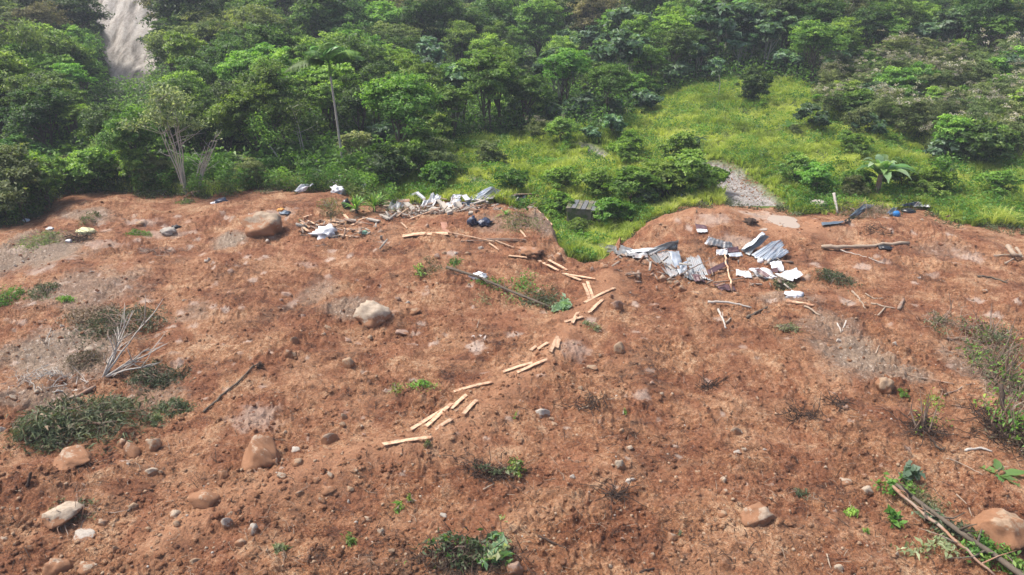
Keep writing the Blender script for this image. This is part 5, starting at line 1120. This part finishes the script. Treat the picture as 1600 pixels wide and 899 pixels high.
crumple(1240, 462, 26, 7, 'white_cloth', 'lilac-white cloth lying below the white roofing', 'pale_cloth', 'cloth', seed=21); crumple(1188, 410, 10, 8, 'white_cloth', 'small white block left of the white panel', 'white_block', 'scrap', seed=22, rough=.15); crumple(914, 389, 10, 7, 'white_cloth', 'white scrap at the foot of the gully', 'white_scrap', 'scrap', seed=23)
crumple(898, 376, 18, 9, 'black', 'black plastic at the mouth of the green gully', 'black_plastic', 'plastic', seed=24); crumple(995, 396, 15, 7, 'white_cloth', 'white plastic caught in the roofing trail', 'white_plastic', 'plastic', seed=25); crumple(1067, 306, 12, 7, 'white_cloth', 'pale scrap on the grassy bank above the red dome', 'pale_scrap', 'scrap', seed=26, rough=.2)
crumple(871, 324, 9, 8, 'white_cloth', 'white object in the weeds left of the tank', 'white_scrap', 'scrap', seed=27, rough=.1); crumple(1279, 323, 26, 14, 'concrete', 'pale block half buried left of the upright post', 'pale_block', 'block', seed=28, rough=.2); crumple(829, 395, 34, 9, 'stone_pink', 'crumpled pinkish sacking at the top of the zigzag', 'pink_sacking', 'sacking', seed=29, rough=.6)
crumple(1172, 349, 14, 9, 'root', 'dark root lump on the wet flat left of the puddle', 'root_lump', 'root', seed=30, rough=.9); crumple(748, 434, 22, 9, 'white_cloth', 'greenish white cloth hanging on the fallen log', 'pale_cloth', 'cloth', seed=31); crumple(545, 262, 10, 14, 'white_cloth', 'white rag caught on the palm trunk', 'white_rag', 'cloth', seed=32); crumple(535, 278, 12, 7, 'white_cloth', 'white rag on the ground below the palm', 'white_rag', 'cloth', seed=33)
crumple(28, 340, 10, 7, 'white_cloth', 'white scrap at the left border under the dark bush', 'white_scrap', 'scrap', seed=34); crumple(41, 346, 9, 5, 'white_cloth', 'white scrap just right of the one under the dark bush', 'white_scrap', 'scrap', seed=35); crumple(108, 378, 8, 5, 'white_cloth', 'white scrap below the yellow cloth', 'white_scrap', 'scrap', seed=36)
crumple(78, 360, 9, 6, 'white_cloth', 'white scrap left of the yellow cloth', 'white_scrap', 'scrap', seed=37); crumple(1383, 388, 18, 5, 'black', 'dark scrap tucked under the long bare log', 'black_scrap', 'scrap', seed=38)
# house rubble: beams, blocks, slabs
for i, (q, w, th, mat, l) in enumerate([
    ((643, 305, .3, 652, 301, .6), .22, .12, 'white_sheet', 'upper arm of the bent white gutter over the rubble'), ((651, 301, .6, 663, 311, .3), .22, .1, 'white_sheet', 'sloping arm of the bent white gutter over the rubble'),
    ((663, 311, .3, 662, 324, .1), .14, .1, 'concrete', 'hanging end of the bent white gutter over the rubble'), ((634, 318, .3, 649, 331, .1), .34, .16, 'concrete', 'broad pale slab right of the black sack'),
    ((685, 313, .5, 692, 321, .4), .25, .1, 'concrete', 'pale post stump in the centre of the rubble'), ((690, 318, .4, 703, 333, .1), .3, .15, 'concrete', 'broken pale column in the centre of the rubble'),
    ((600, 316, .3, 640, 314, .35), .5, .08, 'old_wood', 'brown plank panel at the left end of the rubble'), ((600, 322, .2, 655, 323, .2), .25, .08, 'dry_wood', 'long brown beam along the left rubble'), ((640, 328, .15, 690, 322, .2), .2, .1, 'old_wood', 'dark wall plate in the rubble'),
    ((789, 311, .25, 842, 308, .3), .3, .1, 'board_pink', 'reddish beam beneath the stacked grey boards'), ((804, 304, .5, 835, 303, .5), .5, .05, 'old_wood', 'topmost of the stacked grey boards'), ((808, 307, .35, 842, 306, .35), .5, .05, 'dark_wood', 'middle one of the stacked grey boards'),
    ((818, 316, .2, 848, 318, .2), .45, .05, 'old_wood', 'lower one of the stacked grey boards'), ((822, 322, .12, 848, 325, .12), .4, .05, 'concrete', 'pale lowest board under the stacked grey boards'), ((744, 312, .3, 762, 316, .3), .18, .07, 'pale_bark', 'pale lath poking out below the large pale sheet'),
    ((715, 316, .5, 722, 327, .2), .3, .1, 'concrete', 'pale board leaning below the small pale sheet'), ((706, 318, .4, 711, 331, .1), .12, .08, 'dry_wood', 'brown stud standing in the rubble'), ((735, 320, .3, 758, 313, .4), .15, .08, 'concrete', 'white lath right of the rubble centre'),
    ((728, 324, .25, 745, 330, .1), .2, .12, 'old_wood', 'dark stub beam under the white lath'), ((670, 320, .3, 684, 316, .3), .3, .12, 'old_wood', 'brown block left of the pale column'), ((725, 305, .5, 731, 313, .3), .35, .05, 'white_sheet', 'small white panel standing left of the large pale sheet'),
    ((672, 329, .15, 686, 331, .15), .45, .3, 'concrete', 'pale chunk of wall at the front of the rubble'), ((610, 342, .12, 598, 337, .12), .4, .1, 'concrete', 'pale block lying left of the leaning pale batten'), ((735, 334, .1, 742, 323, .2), .25, .1, 'concrete', 'little white plank at the right front of the rubble'),
    ((540, 343, .12, 556, 345, .12), .25, .08, 'concrete', 'pale bit of board left of the cane clump foot'), ((575, 342, .12, 592, 346, .12), .3, .08, 'concrete', 'pale bit of board right of the cane clump foot'), ((548, 330, .12, 560, 326, .2), .2, .08, 'dry_wood', 'short lath behind the cane clump foot')]):
    a = gp(q[0], q[1], q[2]); b = gp(q[3], q[4], q[5]); c = (a + b) / 2; d = unit(b - a); s = unit(np.cross([0, 0, 1.], d)); mb = MB(); rg = np.random.RandomState(i)
    mb.box(c, (np.linalg.norm(b - a), w, th), [d, unit(s + rg.normal(0, .15, 3)), unit(np.cross(d, s))]); o = mb.build('broken_board' if th < .11 else 'broken_beam', mat, None, c); tag(o, l, 'board' if th < .11 else 'beam', 'rubble of the collapsed house')
_rb = np.random.RandomState(8)
def rubble_bits():
    V, F, n = [], [], 0; b = MB(); b.box((0, 0, 0), (1, 1, 1)); BV = np.array(b.v[0]); BF = np.array(b.f); v2, f2, n2 = [], [], 0
    for k in range(560):
        if k < 270: c, r = _rb.uniform(598, 760), 0; r = 322 + _rb.normal(0, 7) - abs(c - 700) * .03
        elif k < 330: c, r = _rb.uniform(468, 600), 350 + _rb.normal(0, 10)
        elif k < 440: c, r = _rb.uniform(960, 1240), 418 + _rb.normal(0, 16)
        else: c, r = _rb.uniform(770, 850), 312 + _rb.normal(0, 5)
        p = plane_pt(c, r, .9); z = gz(p[0], p[1]); s = _rb.uniform(.1, .7) * np.array([1, _rb.uniform(.08, .28), _rb.uniform(.04, .12)]); Q = BV * s; e = _rb.normal(0, .6, 3)
        from mathutils import Euler
        Rm = np.array(Euler((e[0], e[1] * .6, _rb.rand() * 6)).to_matrix()); Q = Q @ Rm.T + [p[0], p[1], z + _rb.uniform(.02, .3)]
        if k % 3 == 0: V.append(Q); F.append(BF + n); n += 8
        else: v2.append(Q); f2.append(BF + n2); n2 += 8
    tag(put('rubble', mesh_np('rubble', np.concatenate(V), np.concatenate(F)), 'concrete'), None, None, kind='stuff'); tag(put('rubble', mesh_np('rubble', np.concatenate(v2), np.concatenate(f2)), 'old_wood'), None, None, kind='stuff')
rubble_bits()
# ------------------------------------------------------------------ fallen and uprooted plants on the mud
def fallen(c, r, w, h, hz, n, mat, ls, label, nm='fallen_bush', wid=.22, stems=14, smat='old_wood', seed=1, dens=.0, cat='bush', tone=.45, axis=None, droop=.3, stemr=.016, clumps=26):
    """flattened bush: stems and a low uneven mass of leaves over an ellipse given in pixels"""
    p = gp(c, r); m = mpp(p); dep = math.atan2(14 - p[2], p[1]); ax, ay = w * m / 2, h * m / 2 / math.sin(dep); rg = np.random.RandomState(seed); root = empty(nm, p, label, cat)
    k = clumps; th = rg.rand(k) * 2 * pi; q = np.sqrt(rg.rand(k)) * .85; CX, CY = np.cos(th) * q * ax, np.sin(th) * q * ay; CZ = hz * rg.uniform(.05, 1.35, k) * (1 - q * .6); CR = rg.uniform(.12, .34, k) * min(ax, ay * 1.4)
    i = rg.randint(0, k, n); x = CX[i] + rg.normal(size=n) * CR[i]; y = CY[i] + rg.normal(size=n) * CR[i]; g = height(x + p[0], y + p[1]) - p[2]; z = g + np.abs(CZ[i] + rg.normal(size=n) * hz * .25) * np.clip(1.2 - np.hypot(x / ax, y / ay) ** 2 * .7, .1, 1) + .02
    N = unit(rg.normal(size=(n, 3)) * .7 + [0, -.1, .7]); cd = unit(rg.normal(size=(k, 3)) * [1, 1, .35] + [0, 0, -.2]) if axis is None else None
    A = (cd[i] if axis is None else np.tile(axis, (n, 1))) + rg.normal(size=(n, 3)) * .45; V, F = leaf_quads(np.stack([x, y, z], 1), N, ls * rg.uniform(.5, 1.4, n), rg, wid, axis=A, droop=droop)
    ct = rg.normal(tone, .16, k); put('foliage', mesh_np('foliage', V, F, {'tone': np.repeat(np.clip(ct[i] + rg.normal(0, .13, n), 0, 1), 4)}), mat, root)
    if n > 1500:
        q_ = rg.rand(n) < .22; q4 = np.repeat(q_, 4); X = V[q4] + rg.normal(0, .012, (q4.sum(), 3)) + [.03, 0, .01]
        put('dry_leaves', mesh_np('dry_leaves', X, np.arange(len(X)).reshape(-1, 4), {'tone': np.repeat(rg.rand(q_.sum()) * .8, 4)}), 'leaf_dry', root)
    mb = MB()
    for s in range(stems):
        j = rg.randint(0, k); a = np.array([rg.normal(0, .3) * ax, rg.normal(0, .3) * ay, .02]); e = np.array([CX[j], CY[j], CZ[j] * 1.1]) * rg.uniform(.9, 1.3); P = [a, (a + e) / 2 + rg.normal(0, .08, 3) + [0, 0, hz * .2], e]
        for t_ in P: t_[2] = max(t_[2], 0) + gz(t_[0] + p[0], t_[1] + p[1]) - p[2] + .02
        mb.tube(P, [stemr * 1.5, stemr, stemr * .4], 5)
    mb.build('stems', smat, root); return root
WL, LD, LM, LB, DR = 'leaf_wilt', 'leaf_dark', 'leaf_mid', 'leaf_bright', 'leaf_dry'
fallen(130, 662, 220, 62, .5, 2500, WL, .24, 'large flattened green bush with long drooping leaves at lower left', seed=1, wid=.16, stems=60, clumps=34, tone=.5, droop=.5)
fallen(75, 680, 90, 50, .5, 2600, WL, .22, 'left drooping end of the flattened bush, reaching the stones', seed=2, wid=.18, clumps=20, tone=.45, droop=.5)
fallen(200, 512, 130, 48, .5, 2300, WL, .15, 'wilted grey-green bush lying on the grey left mud', seed=3, wid=.22, stems=40, clumps=30, tone=.5)
fallen(140, 495, 80, 36, .25, 2200, DR, .12, 'dry olive bush end left of the wilted grey-green bush', seed=4, wid=.3); fallen(66, 458, 46, 22, .25, 1100, WL, .12, 'small grey-green bush patch on the far left mud', seed=5)
fallen(250, 592, 90, 34, .25, 1800, WL, .14, 'sparse dark branch of leaves right of the bare branches', seed=6, wid=.2); fallen(270, 640, 60, 20, .2, 900, WL, .14, 'thin tail of dark leaves right of the flattened bush', seed=7, wid=.2)
fallen(240, 660, 26, 20, .3, 420, 'leaf_pale', .13, 'small yellow-green sprig at the right end of the flattened bush', seed=8, stems=4, clumps=8); fallen(12, 468, 30, 30, .4, 700, LB, .16, 'bright green sprig at the left border of the mud', seed=9, stems=5)
fallen(105, 470, 26, 9, .15, 260, LB, .14, 'tiny green leaf patch left of the wilted bush', seed=10, stems=3); fallen(130, 565, 60, 26, .2, 900, DR, .12, 'dry grass patch behind the bare branches', seed=11); fallen(60, 378, 60, 24, .25, 900, 'leaf_olive', .14, 'olive weed patch near the upper left mud', seed=12)
fallen(215, 367, 46, 8, .15, 500, LM, .14, 'green weed strip right of the yellow cloth', seed=13, stems=4); fallen(140, 345, 20, 22, .4, 400, 'leaf_olive', .14, 'thin upright weed above the yellow cloth', seed=14, stems=5); fallen(290, 318, 30, 12, .2, 350, 'leaf_olive', .14, 'low weeds left of the dark blue cloth', seed=15)
fallen(660, 605, 44, 16, .18, 420, LB, .11, 'sparse green weed sprig above the fanned planks', seed=16, stems=5); fallen(620, 612, 20, 20, .15, 120, LM, .11, 'faint green sprig left of the sparse weed sprig', seed=17, stems=3); fallen(668, 697, 12, 12, .2, 90, 'leaf_olive', .11, 'tiny sprout beside the lowest plank', seed=18, stems=2)
fallen(436, 862, 26, 14, .22, 130, 'leaf_pale', .17, 'pale green rosette near the bottom left', seed=19, stems=3, clumps=5, nm='sprout'); fallen(545, 846, 24, 12, .18, 90, LM, .14, 'small green sprig right of the pale rosette', seed=20, stems=2, clumps=4, nm='sprout'); fallen(622, 797, 16, 16, .2, 80, LB, .15, 'green two-leaf sprout in the lower middle mud', seed=21, stems=2, clumps=4, nm='sprout')
fallen(642, 787, 10, 12, .2, 40, LB, .15, 'bright sprout right above the two-leaf sprout', seed=22, stems=2, clumps=3, nm='sprout'); fallen(1330, 805, 20, 11, .2, 150, LB, .13, 'yellow-green sprout left of the fallen trunk', seed=23, stems=3, clumps=5, nm='sprout', tone=.9); fallen(1350, 832, 14, 8, .12, 60, LM, .12, 'dim green sprout below the yellow-green one', seed=24, stems=2, clumps=3, nm='sprout')
fallen(1410, 620, 18, 12, .2, 130, LB, .13, 'bright leaf sprout right of the squarish tan stone', seed=25, stems=2, clumps=4, nm='sprout'); fallen(808, 653, 9, 8, .15, 30, LM, .12, 'tiny leaf left of the white stone', seed=26, stems=1, clumps=2, nm='sprout'); fallen(926, 512, 30, 14, .2, 170, 'leaf_pale', .16, 'pale leaf sprig right of the fallen log end', seed=27, stems=3, clumps=5, nm='sprout')
fallen(1062, 838, 10, 8, .12, 30, 'leaf_pale', .12, 'tiny pale sprout in the lower right-centre mud', seed=28, stems=1, clumps=2, nm='sprout'); fallen(976, 650, 8, 12, .15, 30, LB, .1, 'tiny green shoot in the middle mud', seed=29, stems=1, clumps=2, nm='sprout'); fallen(1252, 773, 34, 12, .12, 200, WL, .1, 'faint wilted sprig in the lower right mud', seed=30, stems=3, clumps=6, nm='sprout')
fallen(1300, 438, 60, 22, .25, 1300, WL, .13, 'wilted green strip right of the widest white sheet', seed=31, wid=.25); fallen(1222, 448, 40, 14, .2, 700, WL, .12, 'dull weeds under the white roofing', seed=32); fallen(1230, 515, 40, 10, .15, 300, 'leaf_pale', .14, 'grey-green fallen spray below the thick reddish stick', seed=33)
fallen(1345, 335, 70, 40, .5, 2600, DR, .12, 'dry brushwood heaped right of the slate blue sheet', seed=34, wid=.12, stems=30, clumps=26, nm='brushwood', cat='brushwood'); fallen(1325, 318, 60, 22, .45, 1500, 'leaf_olive', .12, 'olive brush between the upright post and the slate blue sheet', seed=35)
fallen(515, 325, 40, 14, .3, 500, 'leaf_olive', .12, 'thin olive weeds left of the cane clumps', seed=36); fallen(520, 338, 30, 16, .35, 420, 'leaf_rust', .12, 'reddish-brown clump above the splintered timber', seed=37, smat='root', stems=16); fallen(815, 348, 70, 22, .3, 900, 'leaf_olive', .13, 'thin weeds on the mound left of the tank', seed=38)
fallen(470, 345, 10, 5, .1, 60, 'leaf_olive', .1, 'weed speck left of the splintered timber', seed=39, stems=2, clumps=3, nm='sprout'); fallen(118, 298, 90, 16, .4, 1200, 'leaf_rust', .13, 'dry brown brush along the far left mud edge', seed=40, smat='dry_wood', stems=26); fallen(255, 302, 90, 18, .5, 2200, 'leaf_olive', .14, 'broken olive foliage heaped at the foot of the white-limbed tree', seed=41, smat='pale_bark', stems=22)
fallen(1100, 320, 20, 8, .15, 60, 'leaf_rust', .1, 'dry leaf scrap on the red dome', seed=42, stems=4, clumps=4, nm='sprout')
# lying log with leaves
def lying_tree(pts, r0, r1, clumps, label, seed, nm='fallen_log'):
    P = [gp(c, r, h) for c, r, h in pts]; c = sum(P) / len(P); root = empty(nm, [c[0], c[1], gz(c[0], c[1])], label, 'fallen tree'); B = np.array([c[0], c[1], gz(c[0], c[1])]); rg = np.random.RandomState(seed)
    t = np.linspace(0, 1, 16); tt = np.linspace(0, 1, len(P)); Q = np.stack([np.interp(t, tt, [p[j] for p in P]) for j in range(3)], 1) - B; mb = MB(); mb.tube(Q, np.linspace(r0, r1, 16) * (1 + .08 * rg.normal(size=16)), 9)
    for _ in range(14):
        q = Q[rg.randint(1, 15)]; e = q + rg.normal(0, .45, 3) * [1, 1, .3] + [0, 0, .15]; mb.tube([q, (q + e) / 2 + rg.normal(0, .05, 3), e], [r1 * .5, r1 * .3, r1 * .1], 5)
    mb.build('trunk', 'bark', root, smooth=True)
    for (cc, rr, w, h, hz, n, mat, ls, wid, tn, lab) in clumps:
        p = gp(cc, rr) - B; m = mpp(p + B); dep = math.atan2(13, p[1] + B[1]); ax, ay = w * m / 2, h * m / 2 / math.sin(dep); k = 9; j = rg.randint(0, k, n); ctr = rg.normal(size=(k, 3)) * [ax * .45, ay * .45, hz * .2]; off = ctr[j] + rg.normal(size=(n, 3)) * [ax * .28, ay * .28, hz * .15]
        X = p + off; X[:, 2] = height(X[:, 0] + B[0], X[:, 1] + B[1]) - B[2] + .03 + np.abs(off[:, 2]) + hz * .35 * rg.rand(n); N = unit(rg.normal(size=(n, 3)) * .6 + [0, 0, .8]); V, F = leaf_quads(X, N, ls * rg.uniform(.5, 1.4, n), rg, wid)
        o = put('leaf_clump', mesh_np('leaf_clump', V, F, {'tone': np.repeat(np.clip(rg.normal(tn, .2, n), 0, 1), 4)}), mat, root)
        if lab: o['label'] = lab
    return root
lying_tree([(698, 418, .15), (745, 432, .25), (800, 456, .25), (860, 480, .15)], .075, .05, [(670, 425, 50, 26, .4, 420, 'leaf_rust', .15, .2, .3, 'dry brown tuft'), (656, 424, 20, 14, .3, 60, LB, .2, .3, .5, 'bright green sprig'), (815, 452, 60, 26, .35, 380, LM, .13, .4, .4, None),
    (850, 478, 70, 26, .35, 520, WL, .14, .4, .5, None), (880, 483, 26, 22, .35, 130, 'leaf_blue', .26, .6, .8, 'large pale leaves at the end'), (845, 462, 60, 20, .4, 500, 'leaf_rust', .13, .2, .2, None), (765, 445, 50, 16, .25, 260, LM, .13, .4, .4, None), (710, 412, 24, 10, .3, 120, LM, .15, .4, .5, None), (760, 470, 40, 20, .2, 120, 'leaf_pale', .12, .2, .5, None)],
    'fallen log with leaf clumps lying in the middle of the mud', 3)
lying_tree([(1400, 757, .3), (1450, 795, .35), (1505, 835, .35), (1560, 872, .3), (1610, 910, .3)], .05, .08, [(1395, 762, 60, 26, .4, 130, LM, .17, .5, .6, None), (1418, 748, 30, 14, .5, 40, 'leaf_blue', .26, .7, 1.0, 'broad white-green leaves at the tip'), (1440, 790, 60, 40, .4, 420, 'leaf_rust', .14, .25, .4, 'dry brown leaves'),
    (1395, 812, 16, 22, .3, 40, LM, .24, .5, .4, 'hanging green leaf'), (1450, 812, 40, 20, .3, 90, 'leaf_blue', .22, .5, .9, None), (1485, 835, 60, 30, .4, 360, WL, .14, .35, .6, None), (1525, 860, 60, 34, .4, 420, LM, .14, .35, .5, None), (1560, 885, 60, 30, .4, 320, LM, .15, .4, .6, None), (1462, 862, 70, 30, .3, 120, 'leaf_pale', .2, .3, .5, 'scattered pale leaves below the trunk')],
    'fallen trunk with leafy shoots running into the lower right corner', 4, 'fallen_tree')
stick([(1395, 760, .3), (1440, 800, .2), (1500, 850, .2), (1555, 900, .2)], .05, 'thinner companion stem lying under the fallen trunk', 'old_wood', twigs=5)

def bare_branch(c, r, label, seed, L=1.5, n=6, name='bare_branch', mat='pale_bark', r0=.045, az=(0, 2 * pi), el=(.3, 1.1), kids=4):
    p = gp(c, r); root = empty(name, p, label, 'branch'); rg = np.random.RandomState(seed)
    for k in range(n):
        a = rg.uniform(*az); e = rg.uniform(*el); l = L * rg.uniform(.6, 1.1); d = np.array([math.cos(a) * math.cos(e), math.sin(a) * math.cos(e), math.sin(e)]); ts = np.linspace(0, 1, 8); P = np.array([d * l * t for t in ts]) + np.cumsum(rg.normal(0, .022 * L, (8, 3)), 0) * ts[:, None] - [0, 0, .05]
        mb = MB(); mb.tube(P, np.linspace(r0, r0 * .25, 8), 6)
        for _ in range(kids):
            q = P[rg.randint(2, 7)]; dd = unit(d + rg.normal(0, .55, 3)); w = q + dd * l * rg.uniform(.2, .5); mb.tube([q, (q + w) / 2 + rg.normal(0, .03, 3), w], [r0 * .5, r0 * .35, r0 * .12], 5)
        mb.build('limb', mat, root, smooth=True)
    return root
bare_branch(160, 590, 'bare pale branches fanning upward from the left mud', 5, 2.5, 8, az=(.2, 3.0), el=(.15, 1.15), kids=5)
bare_branch(70, 535, 'small bare pale twig left of the fanning branches', 6, 1.1, 3, r0=.025); bare_branch(285, 308, 'broken grey brush at the foot of the white-limbed tree', 7, 1.6, 8, 'broken_brush', 'old_wood', .03, el=(.0, .5)); bare_branch(150, 296, 'brown dead brush at the far left mud edge', 8, 1.5, 8, 'broken_brush', 'bark', .03, el=(0, .5))
bare_branch(115, 610, 'pale driftwood knot beside the fanning branches', 9, .6, 5, 'driftwood', 'pale_bark', .06, el=(0, .6)); bare_branch(402, 574, 'dark root tuft at the top of the long dark stick', 10, .35, 12, 'root_tuft', 'root', .03)
# uprooted stump, thicket, root tangles
def tangle(c, r, w, h, hz, label, seed, n=60, mat='root', leaves=(), stems=0, nm='root_tangle', rr=.014, cat='roots', stemh=1.5):
    p = gp(c, r); m = mpp(p); dep = math.atan2(13, p[1]); ax, ay = w * m / 2, h * m / 2 / math.sin(dep); rg = np.random.RandomState(seed); root = empty(nm, p, label, cat); mb = MB()
    for k in range(n):
        a = rg.normal(size=3) * [ax * .5, ay * .5, hz * .35]; e = a + rg.normal(size=3) * [.3, .3, .15]; P = np.array([a, (a + e) / 2 + rg.normal(0, .07, 3), e, e + rg.normal(0, .12, 3)]); P[:, 2] = height(P[:, 0] + p[0], P[:, 1] + p[1]) - p[2] + np.abs(P[:, 2]); mb.tube(P, [rr, rr * .9, rr * .7, rr * .3], 4)
    mb.build('roots', mat, root)
    if stems:
        mb = MB()
        for k in range(stems):
            a = rg.normal(size=3) * [ax * .25, ay * .25, 0]; e = a + [rg.normal(0, .4), rg.normal(0, .3), stemh * rg.uniform(.5, 1)]; mb.tube([a, (a + e) / 2 + rg.normal(0, .1, 3), e], [rr * 2.2, rr * 1.6, rr * .6], 5)
        mb.build('stems', 'old_wood', root)
    for (nn, mat2, ls, wid, zz) in leaves:
        k = 12; j = rg.randint(0, k, nn); ct = rg.normal(size=(k, 3)) * [ax * .5, ay * .5, 0]; X = ct[j] + rg.normal(size=(nn, 3)) * [ax * .16, ay * .16, 0]; zc = zz * rg.uniform(.2, 1, k)
        X[:, 2] = height(X[:, 0] + p[0], X[:, 1] + p[1]) - p[2] + .03 + zc[j] + rg.normal(0, .1 * zz, nn).clip(-zz * .2); N = unit(rg.normal(size=(nn, 3)) * .7 + [0, 0, .6]); V, F = leaf_quads(X, N, ls * rg.uniform(.5, 1.4, nn), rg, wid)
        put('leaves', mesh_np('leaves', V, F, {'tone': np.repeat(np.clip(rg.normal(.5, .22, nn), 0, 1), 4)}), mat2, root)
    return root
tangle(1442, 674, 40, 30, .5, 'dark uprooted stump with thin green shoots on the right-hand mud', 1, 110, leaves=[(160, LB, .11, .35, 1.2)], stems=6, nm='uprooted_stump', cat='stump', stemh=1.5)
tangle(1565, 600, 90, 110, .5, 'leafy thicket of torn shrubs at the right edge', 2, 360, 'old_wood', [(420, LM, .15, .35, .9), (90, LB, .15, .4, 1.0), (420, WL, .14, .3, .7), (420, DR, .14, .22, .7)], 34, 'thicket', cat='thicket', stemh=1.8)
tangle(1540, 535, 90, 50, .4, 'grey-green torn brush above the leafy thicket', 3, 200, 'old_wood', [(700, WL, .14, .3, .6), (120, LM, .14, .4, .6), (300, DR, .15, .25, .5)], 12, 'thicket', cat='thicket')
tangle(1575, 680, 70, 80, .4, 'dark rooty lower part of the thicket with green sprays', 4, 300, 'root', [(260, LM, .17, .4, .7), (60, LB, .18, .4, .7), (240, DR, .15, .25, .5)], 20, 'thicket', cat='thicket')
stick([(1563, 600, 1.3), (1568, 640, .6), (1572, 668, 0)], .075, 'dark trunk standing inside the leafy thicket', 'dark_wood', nm='snapped_tree', cat='tree')
tangle(1470, 505, 50, 16, .25, 'grey dead brush left of the torn brush at right', 5, 60, 'old_wood', [(160, WL, .12, .3, .3)], 2)
rosette('fern_frond', 1562, 742, 'broad pale green frond lying below the thicket', 'frond', 5, .95, .3, 'banana', .1, .5, 31, .35)
tangle(722, 872, 120, 56, .3, 'tangle of dark roots and torn leaves at the bottom edge', 6, 240, 'root', [(420, WL, .15, .35, .5), (50, LM, .15, .4, .5), (260, DR, .13, .22, .4)], 5, cat='roots', stemh=.5)
tangle(778, 868, 44, 60, .35, 'broad grey-green leaves on the right side of the bottom root tangle', 7, 30, 'root', [(70, 'leaf_blue', .30, .5, .45), (60, 'leaf_pale', .22, .5, .4)], 2, 'leaf_spray', cat='leaves', stemh=.4)
tangle(762, 742, 60, 20, .22, 'bundle of dry dark twigs in the lower middle mud', 8, 90, 'root', [(150, WL, .13, .3, .25)], 0, 'twig_bundle', cat='twigs'); tangle(800, 745, 34, 20, .3, 'green leaf spray at the right end of the dry twig bundle', 9, 14, 'root', [(150, LM, .13, .4, .35), (26, 'leaf_pale', .17, .5, .35)], 2, 'leaf_spray', cat='leaves', stemh=.4)
tangle(962, 775, 26, 12, .15, 'dark fibre clump in the lower middle mud', 10, 40, 'root'); tangle(1312, 632, 20, 8, .12, 'dark fibre streak below the squarish tan stone', 11, 26, 'root'); tangle(1250, 652, 50, 16, .1, 'dark root scatter left of the uprooted stump', 12, 50, 'root')
tangle(925, 632, 60, 16, .1, 'dark root scatter right of the white stone', 13, 46, 'root'); tangle(120, 800, 60, 30, .12, 'grey weed scraps above the pale oblong rock', 14, 30, 'old_wood', [(260, WL, .1, .25, .15)], 0); tangle(1105, 605, 30, 10, .1, 'dark speck of roots in the right-centre mud', 15, 26, 'root')
tangle(250, 392, 90, 12, .15, 'dark twigs along the grey upper left mud', 16, 60, 'old_wood'); tangle(125, 375, 40, 14, .3, 'dark brush below the yellow cloth', 17, 70, 'root'); tangle(1380, 330, 40, 14, .3, 'tangled twigs behind the blue bundle', 18, 60, 'dry_wood')
tangle(630, 335, 90, 16, .4, 'grey twig tangle in front of the black sack', 19, 110, 'old_wood', [(240, 'leaf_olive', .12, .3, .4)], 6, stemh=.8); tangle(1370, 362, 50, 10, .1, 'dark scattered bits above the long bare log', 20, 30, 'root'); tangle(70, 590, 90, 20, .15, 'grey twig litter left of the bare branches', 21, 60, 'pale_bark')

# ------------------------------------------------------------------ labels: one thing each
def finish_labels():
    import re
    short = [('in front and left of', 'front left of'), ('in front and right of', 'front right of'), ('behind and left of', 'behind left of'), ('behind and right of', 'behind right of'), ('large-leaved grey-green', 'large-leaved')]
    for o in THINGS:
        l = o['label']
        for a, b in short:
            if len(l.split()) > 12: l = l.replace(a, b)
        o['label'] = l
    by = {}
    for o in THINGS: by.setdefault(o['label'], []).append(o)
    nth = ['leftmost', 'second from left', 'third from left', 'fourth from left', 'fifth from left', 'sixth from left', 'seventh from left', 'eighth from left', 'ninth from left', 'tenth from left', 'eleventh from left', 'twelfth from left']
    for l, os_ in by.items():
        if len(os_) < 2: continue
        os_.sort(key=lambda o: topx(np.array(o.location))[0])
        for i, o in enumerate(os_):
            w = (('left one, ' if i == 0 else 'right one, ') if len(os_) == 2 else ('rightmost, ' if i == len(os_) - 1 else nth[min(i, 11)] + ', '))
            o['label'] = w + l
        for o in os_:
            if len(o['label'].split()) > 16: o['label'] = o['label'].replace('well ', '').replace('just ', '').replace('dense dark green', 'dark').replace('full mid green', 'green').replace(' wide ', ' ')
    long_ = [o for o in THINGS if not 4 <= len(o['label'].split()) <= 16]
    print('LABELS', len(THINGS), 'long', [o['label'] for o in long_][:5])
finish_labels()
